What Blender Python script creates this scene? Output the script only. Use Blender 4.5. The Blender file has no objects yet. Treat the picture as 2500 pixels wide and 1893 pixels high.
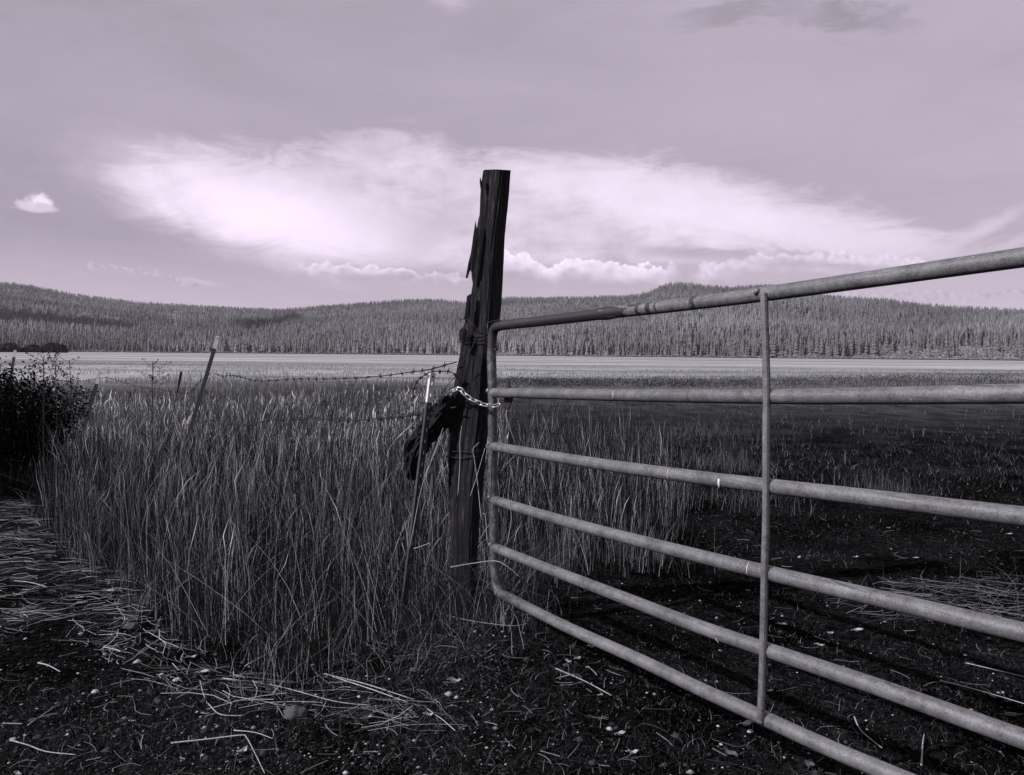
import bpy, math, random
import numpy as np
from mathutils import Vector, Matrix, noise as mnoise
R = math.radians
sc = bpy.context.scene
col = sc.collection
rng = np.random.default_rng(7)
random.seed(7)

# ------------------------------------------------------------------ camera
# pixel measurements below are in a 2212 x 1675 frame (or 2500 x 1893: "source")
F, CX, CY, CH = 1790.0, 1106.0, 837.5, 1.30
cam_d = bpy.data.cameras.new("camera")
cam = bpy.data.objects.new("camera", cam_d); col.objects.link(cam)
cam_d.sensor_width = 36; cam_d.lens = F/2212*36
cam_d.clip_start = 0.05; cam_d.clip_end = 30000
CM = Matrix.Rotation(R(90-2.255), 4, 'X') @ Matrix.Rotation(R(0.5), 4, 'Z')
cam.matrix_world = Matrix.Translation((0, 0, CH)) @ CM
sc.camera = cam
C3 = CM.to_3x3()
def pd(px, py, d):                       # point seen at (px,py) at axial distance d
    return Vector((0, 0, CH)) + C3 @ Vector(((px-CX)/F*d, -(py-CY)/F*d, -d))
def gp(px, py, z=0.0):                   # point on the ground seen at (px,py)
    r = C3 @ Vector(((px-CX)/F, -(py-CY)/F, -1)); t = (z-CH)/r.z
    return Vector((0, 0, CH)) + r*t
def azel(px, py):
    r = (C3 @ Vector(((px-CX)/F, -(py-CY)/F, -1))).normalized()
    return math.degrees(math.atan2(r.x, r.y)), math.degrees(math.asin(r.z))
S_ = 1/1.1302                            # source px -> frame px

# ------------------------------------------------------------------ world, sun, exposure
TINT = (1.0, 0.87, 1.05)
SUN_EL, SUN_DIR = 35.0, Vector((-0.88, -0.40))
EXPO = 0.5
SUN_DIR.normalize()
world = bpy.data.worlds.new("World"); sc.world = world; world.use_nodes = True
wt = world.node_tree; wt.nodes.clear()
class NB:
    def __init__(s, t): s.t = t
    def n(s, typ, **kw):
        x = s.t.nodes.new(typ)
        for k, v in kw.items(): setattr(x, k, v)
        return x
    def put(s, sock, v):
        if isinstance(v, bpy.types.NodeSocket): s.t.links.new(v, sock)
        elif v is not None: sock.default_value = v
    def m(s, op, a, b=None, c=None, clamp=False):
        x = s.n('ShaderNodeMath', operation=op); x.use_clamp = clamp
        s.put(x.inputs[0], a)
        if b is not None: s.put(x.inputs[1], b)
        if c is not None: s.put(x.inputs[2], c)
        return x.outputs[0]
    def mr(s, v, a, b, c=0.0, d=1.0, smooth=True):
        x = s.n('ShaderNodeMapRange'); x.interpolation_type = 'SMOOTHSTEP' if smooth else 'LINEAR'
        for i, q in enumerate((v, a, b, c, d)): s.put(x.inputs[i], q)
        return x.outputs[0]
    def mix(s, f, a, b):
        x = s.n('ShaderNodeMix'); x.data_type = 'FLOAT'
        s.put(x.inputs[0], f); s.put(x.inputs[2], a); s.put(x.inputs[3], b)
        return x.outputs[0]
    def noise(s, vec, scale, detail=4, rough=0.55, dist=0.0):
        x = s.n('ShaderNodeTexNoise'); s.put(x.inputs['Vector'], vec)
        x.inputs['Scale'].default_value = scale; x.inputs['Detail'].default_value = detail
        x.inputs['Roughness'].default_value = rough; x.inputs['Distortion'].default_value = dist
        return x.outputs['Fac']
    def voro(s, vec, scale, feature='F1', rnd=1.0):
        x = s.n('ShaderNodeTexVoronoi', feature=feature); s.put(x.inputs['Vector'], vec)
        x.inputs['Scale'].default_value = scale; x.inputs['Randomness'].default_value = rnd
        return x
    def xyz(s, x_, y_, z_):
        x = s.n('ShaderNodeCombineXYZ')
        for i, q in enumerate((x_, y_, z_)): s.put(x.inputs[i], q)
        return x.outputs[0]
    def map(s, vec, scale=(1, 1, 1), rot=(0, 0, 0), loc=(0, 0, 0)):
        x = s.n('ShaderNodeMapping'); s.put(x.inputs[0], vec)
        x.inputs['Scale'].default_value = scale; x.inputs['Rotation'].default_value = rot; x.inputs['Location'].default_value = loc
        return x.outputs[0]
    def sep(s, v):
        x = s.n('ShaderNodeSeparateXYZ'); s.put(x.inputs[0], v); return x.outputs
    def curve(s, v, pts):
        x = s.n('ShaderNodeFloatCurve'); s.put(x.inputs['Value'], v)
        c = x.mapping.curves[0]; x.mapping.use_clip = False
        c.points[0].location = pts[0]; c.points[1].location = pts[-1]
        for p in pts[1:-1]: c.points.new(*p)
        x.mapping.update(); return x.outputs[0]
w = NB(wt)
tc = w.n('ShaderNodeTexCoord')
sx, sy, sz = w.sep(tc.outputs['Generated'])
RAD = 180/math.pi
az = w.m('MULTIPLY', w.m('ARCTAN2', sx, sy), RAD)
el = w.m('MULTIPLY', w.m('ARCSINE', sz), RAD)
AZ0, AZ1, ELM = -60.0, 60.0, 40.0
azn = w.m('DIVIDE', w.m('SUBTRACT', az, AZ0), AZ1-AZ0)
def edge(ptspx):
    pts = []
    for p in ptspx:
        a, e = azel(*p); pts.append(((a-AZ0)/(AZ1-AZ0), e/ELM))
    return w.m('MULTIPLY', w.curve(azn, pts), ELM)
ae = w.xyz(az, el, 0.0)
sky = w.n('ShaderNodeTexSky', sky_type='NISHITA'); sky.sun_disc = False
sky.sun_elevation = R(SUN_EL); sky.sun_rotation = math.atan2(SUN_DIR.x, SUN_DIR.y) 
bw = w.n('ShaderNodeRGBToBW'); wt.links.new(sky.outputs[0], bw.inputs[0])
base = w.m('MULTIPLY', w.m('POWER', w.m('MAXIMUM', bw.outputs[0], 0.01), 0.22), 0.305)
base = w.mix(0.65, base, 0.385)
st = w.map(ae, (0.05, 0.16, 1), (0, 0, R(-12)))
n_big = w.noise(st, 1.0, 6, 0.6, 0.4)
n_fine = w.noise(w.map(ae, (0.16, 0.55, 1), (0, 0, R(-24))), 1.0, 9, 0.70, 1.2)
n_puff = w.noise(w.map(ae, (0.35, 0.5, 1)), 1.0, 6, 0.6)
S = w.m('ADD', base, w.m('MULTIPLY', w.m('SUBTRACT', n_big, 0.5), 0.20))
S = w.m('ADD', S, w.m('MULTIPLY', w.m('SUBTRACT', n_fine, 0.5), 0.035))
grain = w.noise(w.map(ae, (22, 22, 1)), 1.0, 2, 0.8)
S = w.m('ADD', S, w.m('MULTIPLY', w.m('SUBTRACT', grain, 0.5), 0.045))
S = w.m('ADD', S, w.mr(az, -35.0, 35.0, -0.02, 0.06, False))
def blob(px, py, rx, ry, rot=0, soft=0.0, warp=0.0):
    a, e = azel(px, py); k = 0.032
    da = w.m('SUBTRACT', az, a); de = w.m('SUBTRACT', el, e)
    if warp:
        de = w.m('ADD', de, w.m('MULTIPLY', w.m('SUBTRACT', n_fine, 0.5), warp))
        da = w.m('ADD', da, w.m('MULTIPLY', w.m('SUBTRACT', n_puff, 0.5), warp*1.5))
    c, s = math.cos(R(rot)), math.sin(R(rot))
    u = w.m('ADD', w.m('MULTIPLY', da, c/(rx*k)), w.m('MULTIPLY', de, s/(rx*k)))
    v = w.m('ADD', w.m('MULTIPLY', da, -s/(ry*k)), w.m('MULTIPLY', de, c/(ry*k)))
    r = w.m('SQRT', w.m('ADD', w.m('MULTIPLY', u, u), w.m('MULTIPLY', v, v)))
    return w.mr(r, soft, 1.0, 1.0, 0.0)
def to(Sv, target, mask): return w.mix(mask, Sv, target)
# thin veil high up
S = to(S, 0.47, w.m('MULTIPLY', blob(1500, 230, 900, 160, -4, 0, 4.0), 0.45))
S = to(S, 0.50, w.m('MULTIPLY', blob(420, 250, 460, 110, -6, 0, 4.0), 0.30))
# anvil shaped bright cloud
T = edge([(-400, 420), (120, 378), (250, 352), (380, 315), (470, 285), (600, 300), (750, 292), (900, 272), (960, 290), (1010, 318), (1150, 318), (1320, 322), (1480, 348), (1650, 392), (1800, 430), (1950, 478), (2080, 520), (2212, 540), (2600, 570)])
B = edge([(-400, 425), (120, 385), (200, 400), (300, 440), (400, 495), (500, 530), (620, 550), (800, 575), (1000, 590), (1200, 580), (1500, 575), (1800, 570), (2000, 566), (2212, 562), (2600, 575)])
vT = w.m('ADD', el, w.m('ADD', w.m('MULTIPLY', w.m('SUBTRACT', n_fine, 0.5), 6.5), w.m('MULTIPLY', w.m('SUBTRACT', n_big, 0.5), 3.0)))
vB = w.m('ADD', el, w.m('MULTIPLY', w.m('SUBTRACT', n_fine, 0.5), 1.7))
mT = w.mr(w.m('SUBTRACT', T, vT), -0.5, 2.4)
mB = w.mr(w.m('SUBTRACT', vB, B), -0.4, 1.1)
mm = w.m('MULTIPLY', mT, mB)
cb = w.m('ADD', 0.69, w.m('MULTIPLY', w.m('SUBTRACT', n_puff, 0.5), 0.62))
cb = w.m('ADD', cb, w.m('MULTIPLY', w.m('SUBTRACT', n_fine, 0.5), 0.42))
S = to(S, cb, w.m('MULTIPLY', mm, 0.93))
S = to(S, 1.0, w.m('MULTIPLY', blob(575, 465, 440, 130, -14, 0.05, 3.5), 0.85))
S = to(S, 0.92, w.m('MULTIPLY', blob(1560, 470, 480, 85, -12, 0.1, 2.5), 0.7))
S = to(S, 0.88, w.m('MULTIPLY', blob(1280, 385, 330, 60, -3, 0.1, 2.5), 0.55))
S = to(S, 0.76, w.m('MULTIPLY', blob(1850, 520, 260, 50, -8, 0.1, 2.5), 0.75))
S = to(S, 0.52, w.m('MULTIPLY', blob(960, 480, 170, 70, 30, 0, 3.0), 0.55))
S = to(S, 0.66, w.m('MULTIPLY', blob(2110, 500, 130, 22, 28, 0, 1.2), 0.8))
S = to(S, 0.60, w.m('MULTIPLY', blob(2190, 525, 90, 14, 18, 0, 1.2), 0.8))
# pale band on the horizon
S = to(S, 0.53, w.m('MULTIPLY', w.mr(el, 8.0, 2.5), 0.6))
S = to(S, 0.45, w.m('MULTIPLY', blob(260, 590, 300, 34, -2, 0.1, 1.6), 0.7))
S = to(S, 0.44, w.m('MULTIPLY', blob(1700, 556, 340, 14, -4, 0.1, 1.6), 0.55))
# heaped cumulus lines
vb1 = w.voro(w.map(ae, (1.25, 1.6, 1)), 1.0, 'SMOOTH_F1').outputs['Distance']
vb2 = w.voro(w.map(ae, (3.2, 3.4, 1), (0, 0, 0), (7, 3, 0)), 1.0, 'SMOOTH_F1').outputs['Distance']
bump = w.m('ADD', w.m('MULTIPLY', w.m('SUBTRACT', 0.5, vb1), 0.95), w.m('MULTIPLY', w.m('SUBTRACT', 0.5, vb2), 0.35))
def cumulus(pts, a0, a1, Sv, bright, thick):
    E = edge(pts)
    d = w.m('SUBTRACT', w.m('ADD', E, bump), el)
    m1 = w.m('MULTIPLY', w.mr(d, 0.0, 0.16), w.mr(d, 0.12, thick, 1.0, 0.0))
    side = w.m('MULTIPLY', w.mr(az, azel(a0, 600)[0], azel(a0+50, 600)[0]), w.mr(az, azel(a1-60, 600)[0], azel(a1, 600)[0], 1.0, 0.0))
    shade = w.m('ADD', bright, w.m('MULTIPLY', w.m('SUBTRACT', 0.4, vb2), 0.35))
    return to(Sv, shade, w.m('MULTIPLY', w.m('MULTIPLY', m1, side), 0.9))
S = cumulus([(-400, 590), (600, 574), (700, 575), (800, 577), (900, 586), (1000, 597), (2600, 640)], 630, 1030, S, 0.80, 0.7)
S = cumulus([(-400, 590), (1050, 548), (1130, 550), (1180, 576), (1240, 560), (1330, 570), (1500, 580), (2600, 640)], 1040, 1480, S, 0.90, 1.6)
S = cumulus([(-400, 590), (1450, 590), (1560, 566), (1660, 548), (1750, 552), (1900, 556), (2040, 566), (2600, 600)], 1480, 2080, S, 0.74, 1.5)
S = cumulus([(-400, 690), (1700, 640), (1900, 632), (2050, 636), (2212, 622), (2600, 610)], 1780, 2600, S, 0.50, 0.8)
S = cumulus([(-400, 590), (150, 582), (210, 576), (330, 590), (420, 606), (520, 620), (2600, 640)], 150, 480, S, 0.50, 0.5)
S = to(S, 0.38, w.m('MULTIPLY', blob(1480, 548, 170, 15, -3, 0.1, 1.2), 0.6))
S = to(S, 0.40, w.m('MULTIPLY', blob(1760, 572, 240, 16, -5, 0.1, 1.5), 0.6))
S = to(S, 0.41, w.m('MULTIPLY', blob(900, 600, 240, 14, 3, 0.1, 1.0), 0.5))
puffw = w.m('ADD', w.m('MULTIPLY', bump, 0.9), w.m('MULTIPLY', w.m('SUBTRACT', w.noise(w.map(ae, (2.2, 2.8, 1)), 1.0, 5, 0.65), 0.5), 0.9))
for px_, py_, rx_, ry_, v_ in ((88, 438, 24, 15, 0.95), (68, 446, 26, 11, 0.70), (98, 450, 22, 9, 0.62)):
    a_, e_ = azel(px_, py_)
    u_ = w.m('DIVIDE', w.m('SUBTRACT', az, a_), rx_*.032); q_ = w.m('DIVIDE', w.m('SUBTRACT', el, e_), ry_*.032)
    r_ = w.m('SUBTRACT', w.m('SQRT', w.m('ADD', w.m('MULTIPLY', u_, u_), w.m('MULTIPLY', q_, q_))), puffw)
    S = to(S, v_, w.m('MULTIPLY', w.mr(r_, 0.5, 1.1, 1.0, 0.0), 0.85))
S = to(S, 0.55, w.m('MULTIPLY', blob(975, 8, 60, 22, 0, 0, 1.5), 0.8))
S = to(S, 0.29, w.m('MULTIPLY', blob(1820, 40, 190, 42, -14, 0, 5.0), 0.85))
S = to(S, 0.30, w.m('MULTIPLY', blob(1590, 18, 170, 30, 4, 0, 5.0), 0.8))
S = to(S, 0.58, w.m('MULTIPLY', blob(430, 608, 60, 9, -8, 0, 0.6), 0.7))
cm_ = w.n('ShaderNodeCombineColor')
for i in range(3): wt.links.new(w.m('MULTIPLY', S, TINT[i]*10.0*1.10/2**EXPO), cm_.inputs[i])
bg = w.n('ShaderNodeBackground'); bg.inputs['Strength'].default_value = 0.1
wt.links.new(cm_.outputs[0], bg.inputs['Color'])
wo = w.n('ShaderNodeOutputWorld'); wt.links.new(bg.outputs[0], wo.inputs[0])

sd = bpy.data.lights.new("sun", 'SUN'); sd.energy = 4.6; sd.angle = R(0.53); sd.color = (1.0, 0.90, 1.03)
sun = bpy.data.objects.new("sun", sd); col.objects.link(sun)
ce = math.cos(R(SUN_EL)); SUNV = Vector((SUN_DIR.x*ce, SUN_DIR.y*ce, math.sin(R(SUN_EL))))
sun.rotation_euler = SUNV.to_track_quat('Z', 'Y').to_euler(); sun.location = (0, 0, 30)
sc.view_settings.view_transform = 'Standard'; sc.view_settings.look = 'None'
sc.view_settings.exposure = EXPO; sc.view_settings.gamma = 1
sc.render.engine = 'CYCLES'
sc.render.resolution_x = 1024; sc.render.resolution_y = 775
try:
    sc.cycles.max_bounces = 5; sc.cycles.diffuse_bounces = 2; sc.cycles.volume_bounces = 0
except Exception: pass

# ------------------------------------------------------------------ helpers
def tag(o, label=None, cat=None, group=None, kind=None):
    if label: o['label'] = label
    if cat: o['category'] = cat
    if group: o['group'] = group
    if kind: o['kind'] = kind
    return o
def empty(name, loc=(0, 0, 0)):
    o = bpy.data.objects.new(name, None); col.objects.link(o); o.location = loc
    o.empty_display_size = 0.1; return o
def mesh_obj(name, V, Fc, mat, parent=None, smooth=False, tone=None):
    me = bpy.data.meshes.new(name)
    V = np.asarray(V, dtype=np.float32).reshape(-1, 3)
    if isinstance(Fc, np.ndarray):
        nf, k = Fc.shape
        me.vertices.add(len(V)); me.vertices.foreach_set('co', V.ravel())
        me.loops.add(nf*k); me.loops.foreach_set('vertex_index', Fc.astype(np.int32).ravel())
        me.polygons.add(nf); me.polygons.foreach_set('loop_start', np.arange(0, nf*k, k, dtype=np.int32))
        me.polygons.foreach_set('loop_total', np.full(nf, k, dtype=np.int32))
    else:
        me.from_pydata([tuple(map(float, v)) for v in V], [], Fc)
    if tone is not None:
        at = me.attributes.new('tone', 'FLOAT', 'POINT'); at.data.foreach_set('value', np.asarray(tone, dtype=np.float32))
    me.update(calc_edges=True)
    if smooth: me.polygons.foreach_set('use_smooth', np.ones(len(me.polygons), dtype=bool))
    me.materials.append(mat)
    o = bpy.data.objects.new(name, me); col.objects.link(o)
    if parent:
        o.parent = parent
        l = parent.location
        me.transform(Matrix.Translation((-l.x, -l.y, -l.z)))
    return o
class MB:
    def __init__(s): s.v = []; s.f = []
    def add(s, V, Fc):
        b = len(s.v); s.v += [tuple(v) for v in V]; s.f += [tuple(i+b for i in f) for f in Fc]
    def build(s, name, mat, parent=None, smooth=False): return mesh_obj(name, s.v, s.f, mat, parent, smooth)
def catmull(P, n=8):
    P = [Vector(p) for p in P]; Q = [P[0]*2-P[1]]+P+[P[-1]*2-P[-2]]; out = []
    for i in range(1, len(Q)-2):
        a, b, c, d = Q[i-1:i+3]
        for j in range(n):
            t = j/n
            out.append(0.5*((2*b)+(c-a)*t+(2*a-5*b+4*c-d)*t*t+(3*b-a-3*c+d)*t**3))
    out.append(P[-1]); return out
def tube(P, r, sides=12, cap=True, closed=False, jitter=None, seed=0):
    P = [Vector(p) for p in P]; n = len(P); V = []; Fc = []
    rad = r if callable(r) else (lambda i: r)
    t0 = (P[1]-P[0]).normalized()
    up = Vector((0, 0, 1)) if abs(t0.z) < .9 else Vector((1, 0, 0))
    N = t0.cross(up).normalized()
    for i in range(n):
        if closed: t = (P[(i+1) % n]-P[i-1]).normalized()
        else: t = (P[min(i+1, n-1)]-P[max(i-1, 0)]).normalized()
        N = (N-t*N.dot(t)).normalized(); Bn = t.cross(N)
        for k in range(sides):
            a = 2*math.pi*k/sides; rr = rad(i)
            if jitter: rr *= 1+jitter(i, a)
            V.append(P[i]+N*math.cos(a)*rr+Bn*math.sin(a)*rr)
    m = n if closed else n-1
    for i in range(m):
        j = (i+1) % n
        for k in range(sides):
            k2 = (k+1) % sides
            Fc.append((i*sides+k, i*sides+k2, j*sides+k2, j*sides+k))
    if cap and not closed:
        Fc.append(tuple(range(sides))[::-1]); Fc.append(tuple((n-1)*sides+k for k in range(sides)))
    return V, Fc
def box(c, ax, ay, az_, hx, hy, hz):
    V = []
    for i in (-1, 1):
        for j in (-1, 1):
            for k in (-1, 1): V.append(c+ax*hx*i+ay*hy*j+az_*hz*k)
    return V, [(0, 1, 3, 2), (4, 6, 7, 5), (0, 4, 5, 1), (2, 3, 7, 6), (0, 2, 6, 4), (1, 5, 7, 3)]

def newmat(name):
    m = bpy.data.materials.new(name); m.use_nodes = True; t = m.node_tree; t.nodes.clear()
    b = NB(t); out = b.n('ShaderNodeOutputMaterial'); return m, b, out
def grey(b, v):
    c = b.n('ShaderNodeCombineColor')
    for i in range(3): b.put(c.inputs[i], b.m('MULTIPLY', v, (0.97, 1.04, 1.0)[i]))
    return c.outputs[0]
def principled(b, out, g, rough=0.8, metal=0.0, bump=None, bstr=0.5, bdist=0.01, spec=0.5):
    p = b.n('ShaderNodeBsdfPrincipled'); b.t.links.new(grey(b, g), p.inputs['Base Color'])
    b.put(p.inputs['Roughness'], rough); b.put(p.inputs['Metallic'], metal)
    p.inputs['Specular IOR Level'].default_value = spec
    if bump is not None:
        bn = b.n('ShaderNodeBump'); bn.inputs['Strength'].default_value = bstr; bn.inputs['Distance'].default_value = bdist
        b.put(bn.inputs['Height'], bump); b.t.links.new(bn.outputs[0], p.inputs['Normal'])
    b.t.links.new(p.outputs[0], out.inputs[0]); return p
def objc(b): return b.n('ShaderNodeNewGeometry').outputs['Position']

# --- grass / straw: tone of each blade is a mesh attribute
def grass_mat(name, gain=1.0, trans=0.3):
    m, b, out = newmat(name)
    at = b.n('ShaderNodeAttribute'); at.attribute_name = 'tone'
    g = grey(b, b.m('MULTIPLY', at.outputs['Fac'], gain))
    d = b.n('ShaderNodeBsdfDiffuse'); tr = b.n('ShaderNodeBsdfTranslucent')
    b.t.links.new(g, d.inputs[0]); b.t.links.new(g, tr.inputs[0])
    mx = b.n('ShaderNodeMixShader'); mx.inputs[0].default_value = trans
    b.t.links.new(d.outputs[0], mx.inputs[1]); b.t.links.new(tr.outputs[0], mx.inputs[2])
    b.t.links.new(mx.outputs[0], out.inputs[0]); return m
M_grass = grass_mat('dry_grass', 1.0)
M_tree = grass_mat('conifer_foliage', 1.0, 0.0)

# --- pipe paint
def GD_(px): return 3.85/(1+0.001008*(px-1075))
def pipe_mat(name, dark_left=False):
    m, b, out = newmat(name); p = objc(b)
    n1 = b.noise(p, 9, 6, 0.65); n2 = b.noise(p, 190, 4, 0.8); n3 = b.noise(p, 38, 5, 0.65)
    g = b.m('ADD', 0.092, b.m('MULTIPLY', b.m('SUBTRACT', n1, 0.5), 0.20))
    g = b.m('ADD', g, b.m('MULTIPLY', b.m('SUBTRACT', n2, 0.5), 0.26))
    g = b.m('ADD', g, b.m('MULTIPLY', b.m('SUBTRACT', n3, 0.5), 0.12))
    d = (pd(2212, 1364, 1.79)-pd(1070, 1080, 3.85)).normalized()
    along = b.n('ShaderNodeVectorMath', operation='DOT_PRODUCT'); b.put(along.inputs[0], p); along.inputs[1].default_value = d
    z = b.sep(p)[2]
    scr = b.noise(b.xyz(b.m('MULTIPLY', along.outputs['Value'], 6.0), b.m('MULTIPLY', z, 210.0), 0.0), 1.0, 3, 0.6)
    sm = b.m('MULTIPLY', b.mr(scr, 0.58, 0.66), b.mr(n1, 0.40, 0.52))
    if dark_left: sm = b.m('MULTIPLY', sm, b.mr(z, 1.34, 1.36))
    g = b.mix(b.m('MULTIPLY', sm, 0.75), g, 0.02)
    chips = b.voro(p, 42).outputs['Distance']
    g = b.mix(b.m('MULTIPLY', b.mr(chips, 0.13, 0.09), b.mr(n3, 0.48, 0.53)), g, 0.06)
    spk = b.voro(b.map(p, loc=(3, 1, 2)), 70).outputs['Distance']
    g = b.mix(b.m('MULTIPLY', b.mr(spk, 0.15, 0.08), b.mr(n3, 0.56, 0.6)), g, 0.3)
    if dark_left:
        ns = b.noise(b.xyz(b.m('MULTIPLY', along.outputs['Value'], 9.0), b.m('MULTIPLY', z, 60.0), 0.0), 1.0, 4, 0.6)
        a = pd(1075, 702, 3.85).dot(d); a2 = pd(1400, 668, 2.88).dot(d)
        lim = b.m('ADD', along.outputs['Value'], b.m('MULTIPLY', b.m('SUBTRACT', ns, 0.5), b.mr(z, 1.28, 1.36, 0.0, 1.1)))
        g = b.mix(b.m('MULTIPLY', b.mr(lim, a2-0.14, a2-0.10, 1.0, 0.0), b.mr(z, 1.30, 1.34)), g, 0.012)
        g = b.mix(b.m('MULTIPLY', b.m('MULTIPLY', b.mr(along.outputs['Value'], a+0.10, a+0.03, 1.0, 0.0) if False else b.mr(lim, a+0.5, a+0.1), b.mr(n3, 0.35, 0.6)), 0.95), g, 0.022)
    if dark_left:
        for sx_, dx_, hw_ in ((1408, 0, .013), (1425, 0, .005), (1504, 0, .012), (1385, 0, .008)):
            av = pd(sx_, 668-(sx_-1400)*.12, GD_(sx_)).dot(d)
            g = b.mix(b.m('MULTIPLY', b.mr(z, 1.30, 1.34), b.m('MULTIPLY', b.mr(b.m('ABSOLUTE', b.m('SUBTRACT', b.m('ADD', along.outputs['Value'], b.m('MULTIPLY', b.m('SUBTRACT', n3, 0.5), .03)), av)), hw_+.002, hw_-.002), b.mr(n3, 0.40, 0.44))), g, 0.015)
    g = b.m('MAXIMUM', g, 0.01)
    principled(b, out, g, 0.5, 0.0, n2, 0.3, 0.002, 0.6); return m
M_pipe = pipe_mat('weathered_pipe'); M_frame = pipe_mat('weathered_frame_pipe', True)

def simple_mat(name, v, var=0.3, scale=20, rough=0.8, metal=0.0, bump=0.4, bd=0.01, stretch=(1, 1, 1), spec=0.4):
    m, b, out = newmat(name); p = b.map(objc(b), stretch)
    n = b.noise(p, scale, 6, 0.65)
    g = b.m('MULTIPLY', v, b.m('ADD', 1.0, b.m('MULTIPLY', b.m('SUBTRACT', n, 0.5), var*3)))
    principled(b, out, b.m('MAXIMUM', g, 0.004), rough, metal, n, bump, bd, spec); return m
M_dark = simple_mat('rusty_dark_steel', 0.012, 0.4, 60, 0.7)
M_wire = simple_mat('rusty_wire', 0.008, 0.5, 80, 0.8)
M_chain = simple_mat('galvanised_steel', 0.42, 0.1, 120, 0.35, 0.6, 0.05)
M_white = simple_mat('white_post_paint', 0.5, 0.12, 60, 0.7)
M_green = simple_mat('dark_post_paint', 0.03, 0.35, 60, 0.65)
M_log = simple_mat('charred_bark', 0.012, 0.6, 26, 0.95, 0, 1.0, 0.03, (1, 1, 0.3), 0.15)
M_rock = simple_mat('grey_rock', 0.05, 0.4, 60, 0.9, 0, 0.8, 0.01)
M_leaf = simple_mat('pale_dry_leaf', 0.28, 0.35, 60, 0.7, 0, 0.3)
M_leaf2 = simple_mat('dull_dry_leaf', 0.06, 0.5, 60, 0.8, 0, 0.3)
M_straw = simple_mat('pale_straw', 0.28, 0.3, 120, 0.7)
M_cloud = simple_mat('cloud_vapour', 0.8, 0.1, 0.01, 1.0)
M_wood2 = simple_mat('tree_bark', 0.06, 0.3, 5, 0.9)

# --- old timber
def wood_mat():
    m, b, out = newmat('weathered_timber')
    tcx = b.n('ShaderNodeTexCoord'); p = objc(b)
    ps = b.map(p, (90, 90, 4.5), (0, R(-5.5), 0)); n = b.noise(ps, 1.0, 6, 0.7, 0.4)
    ps2 = b.map(p, (240, 240, 9), (0, R(-5.5), 0)); n2 = b.noise(ps2, 1.0, 4, 0.6)
    ps3 = b.map(p, (30, 30, 3)); n3 = b.noise(ps3, 1.0, 5, 0.6)
    g = b.m('ADD', 0.006, b.m('MULTIPLY', b.mr(n, 0.50, 0.78), 0.05))
    g = b.m('ADD', g, b.m('MULTIPLY', b.mr(n2, 0.55, 0.75), 0.05))
    g = b.m('MULTIPLY', g, b.mr(n3, 0.3, 0.7, 0.45, 1.35))
    sp = b.noise(b.map(p, (60, 60, 10), loc=(5, 2, 1)), 1.0, 3, 0.6)
    g = b.mix(b.m('MULTIPLY', b.mr(sp, 0.70, 0.76), 0.6), g, 0.14)
    h = b.m('ADD', n, b.m('MULTIPLY', n2, 0.4))
    principled(b, out, g, 0.85, 0, h, 1.0, 0.012, 0.2); return m
M_wood = wood_mat()

# --- ground: dark soil near, track, pale dry meadow far
def ground_mat():
    m, b, out = newmat('ground_cover'); p = objc(b); x, y, z = b.sep(p)
    n1 = b.noise(p, 1.3, 6, 0.6); n2 = b.noise(p, 28, 6, 0.7); n3 = b.noise(p, 110, 5, 0.75); n4 = b.noise(p, 420, 2, 0.6)
    soil = b.m('MULTIPLY', b.m('ADD', b.mr(n2, 0.40, 0.75, 0.0012, 0.013), b.m('MULTIPLY', b.mr(n3, 0.50, 0.72), b.mr(n4, 0.4, 0.65, 0.006, 0.045))), b.mr(n1, 0.35, 0.65, 0.4, 1.8))
    v = b.voro(p, 95); vd = v.outputs['Distance']
    rnd = b.sep(v.outputs['Color'])[0]
    soil = b.mix(b.m('MULTIPLY', b.mr(vd, 0.30, 0.2), b.mr(rnd, 0.90, 0.93)), soil, 0.10)
    # field cover farther out
    bands = b.noise(b.map(p, (0.011, 0.05, 1)), 1.0, 5, 0.6, 0.3)
    tex = b.noise(b.map(p, (1.2, 0.5, 1)), 1.0, 6, 0.7)
    rough_f = b.m('MULTIPLY', b.mr(tex, 0.25, 0.75, 0.015, 0.07), b.mr(bands, 0.3, 0.7, 0.6, 1.4))
    b2 = b.noise(b.map(p, (0.007, 0.028, 1), loc=(3, 1, 0)), 1.0, 7, 0.7, 0.6)
    pale = b.m('MULTIPLY', b.mr(tex, 0.2, 0.8, 0.26, 0.40), b.mr(b2, 0.40, 0.56, 0.48, 1.0))
    pale = b.mix(b.mr(b.noise(b.map(p, (0.004, 0.03, 1)), 1.0, 5, 0.7), 0.53, 0.62), pale, 0.11)
    near_far = b.mr(b.m('ADD', y, b.m('MULTIPLY', b.m('SUBTRACT', n1, 0.5), 8)), 10.0, 24.0)
    g = b.mix(near_far, soil, rough_f)
    lim = b.m('ADD', b.m('ADD', y, b.m('MULTIPLY', x, -0.45)), b.m('MULTIPLY', b.m('SUBTRACT', bands, 0.5), 90))
    g = b.mix(b.mr(lim, 22.0, 62.0), g, pale)
    h = b.m('ADD', n2, b.m('MULTIPLY', n3, 0.6))
    principled(b, out, g, 0.95, 0, h, 1.0, 0.03, 0.0); return m
M_ground = ground_mat()
def hill_mat():
    m, b, out = newmat('hill_floor'); p = objc(b)
    n = b.noise(p, 0.03, 6, 0.7)
    principled(b, out, b.mr(n, 0.3, 0.7, 0.05, 0.16), 0.95, 0, None, spec=0.1); return m
M_hill = hill_mat()

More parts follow.
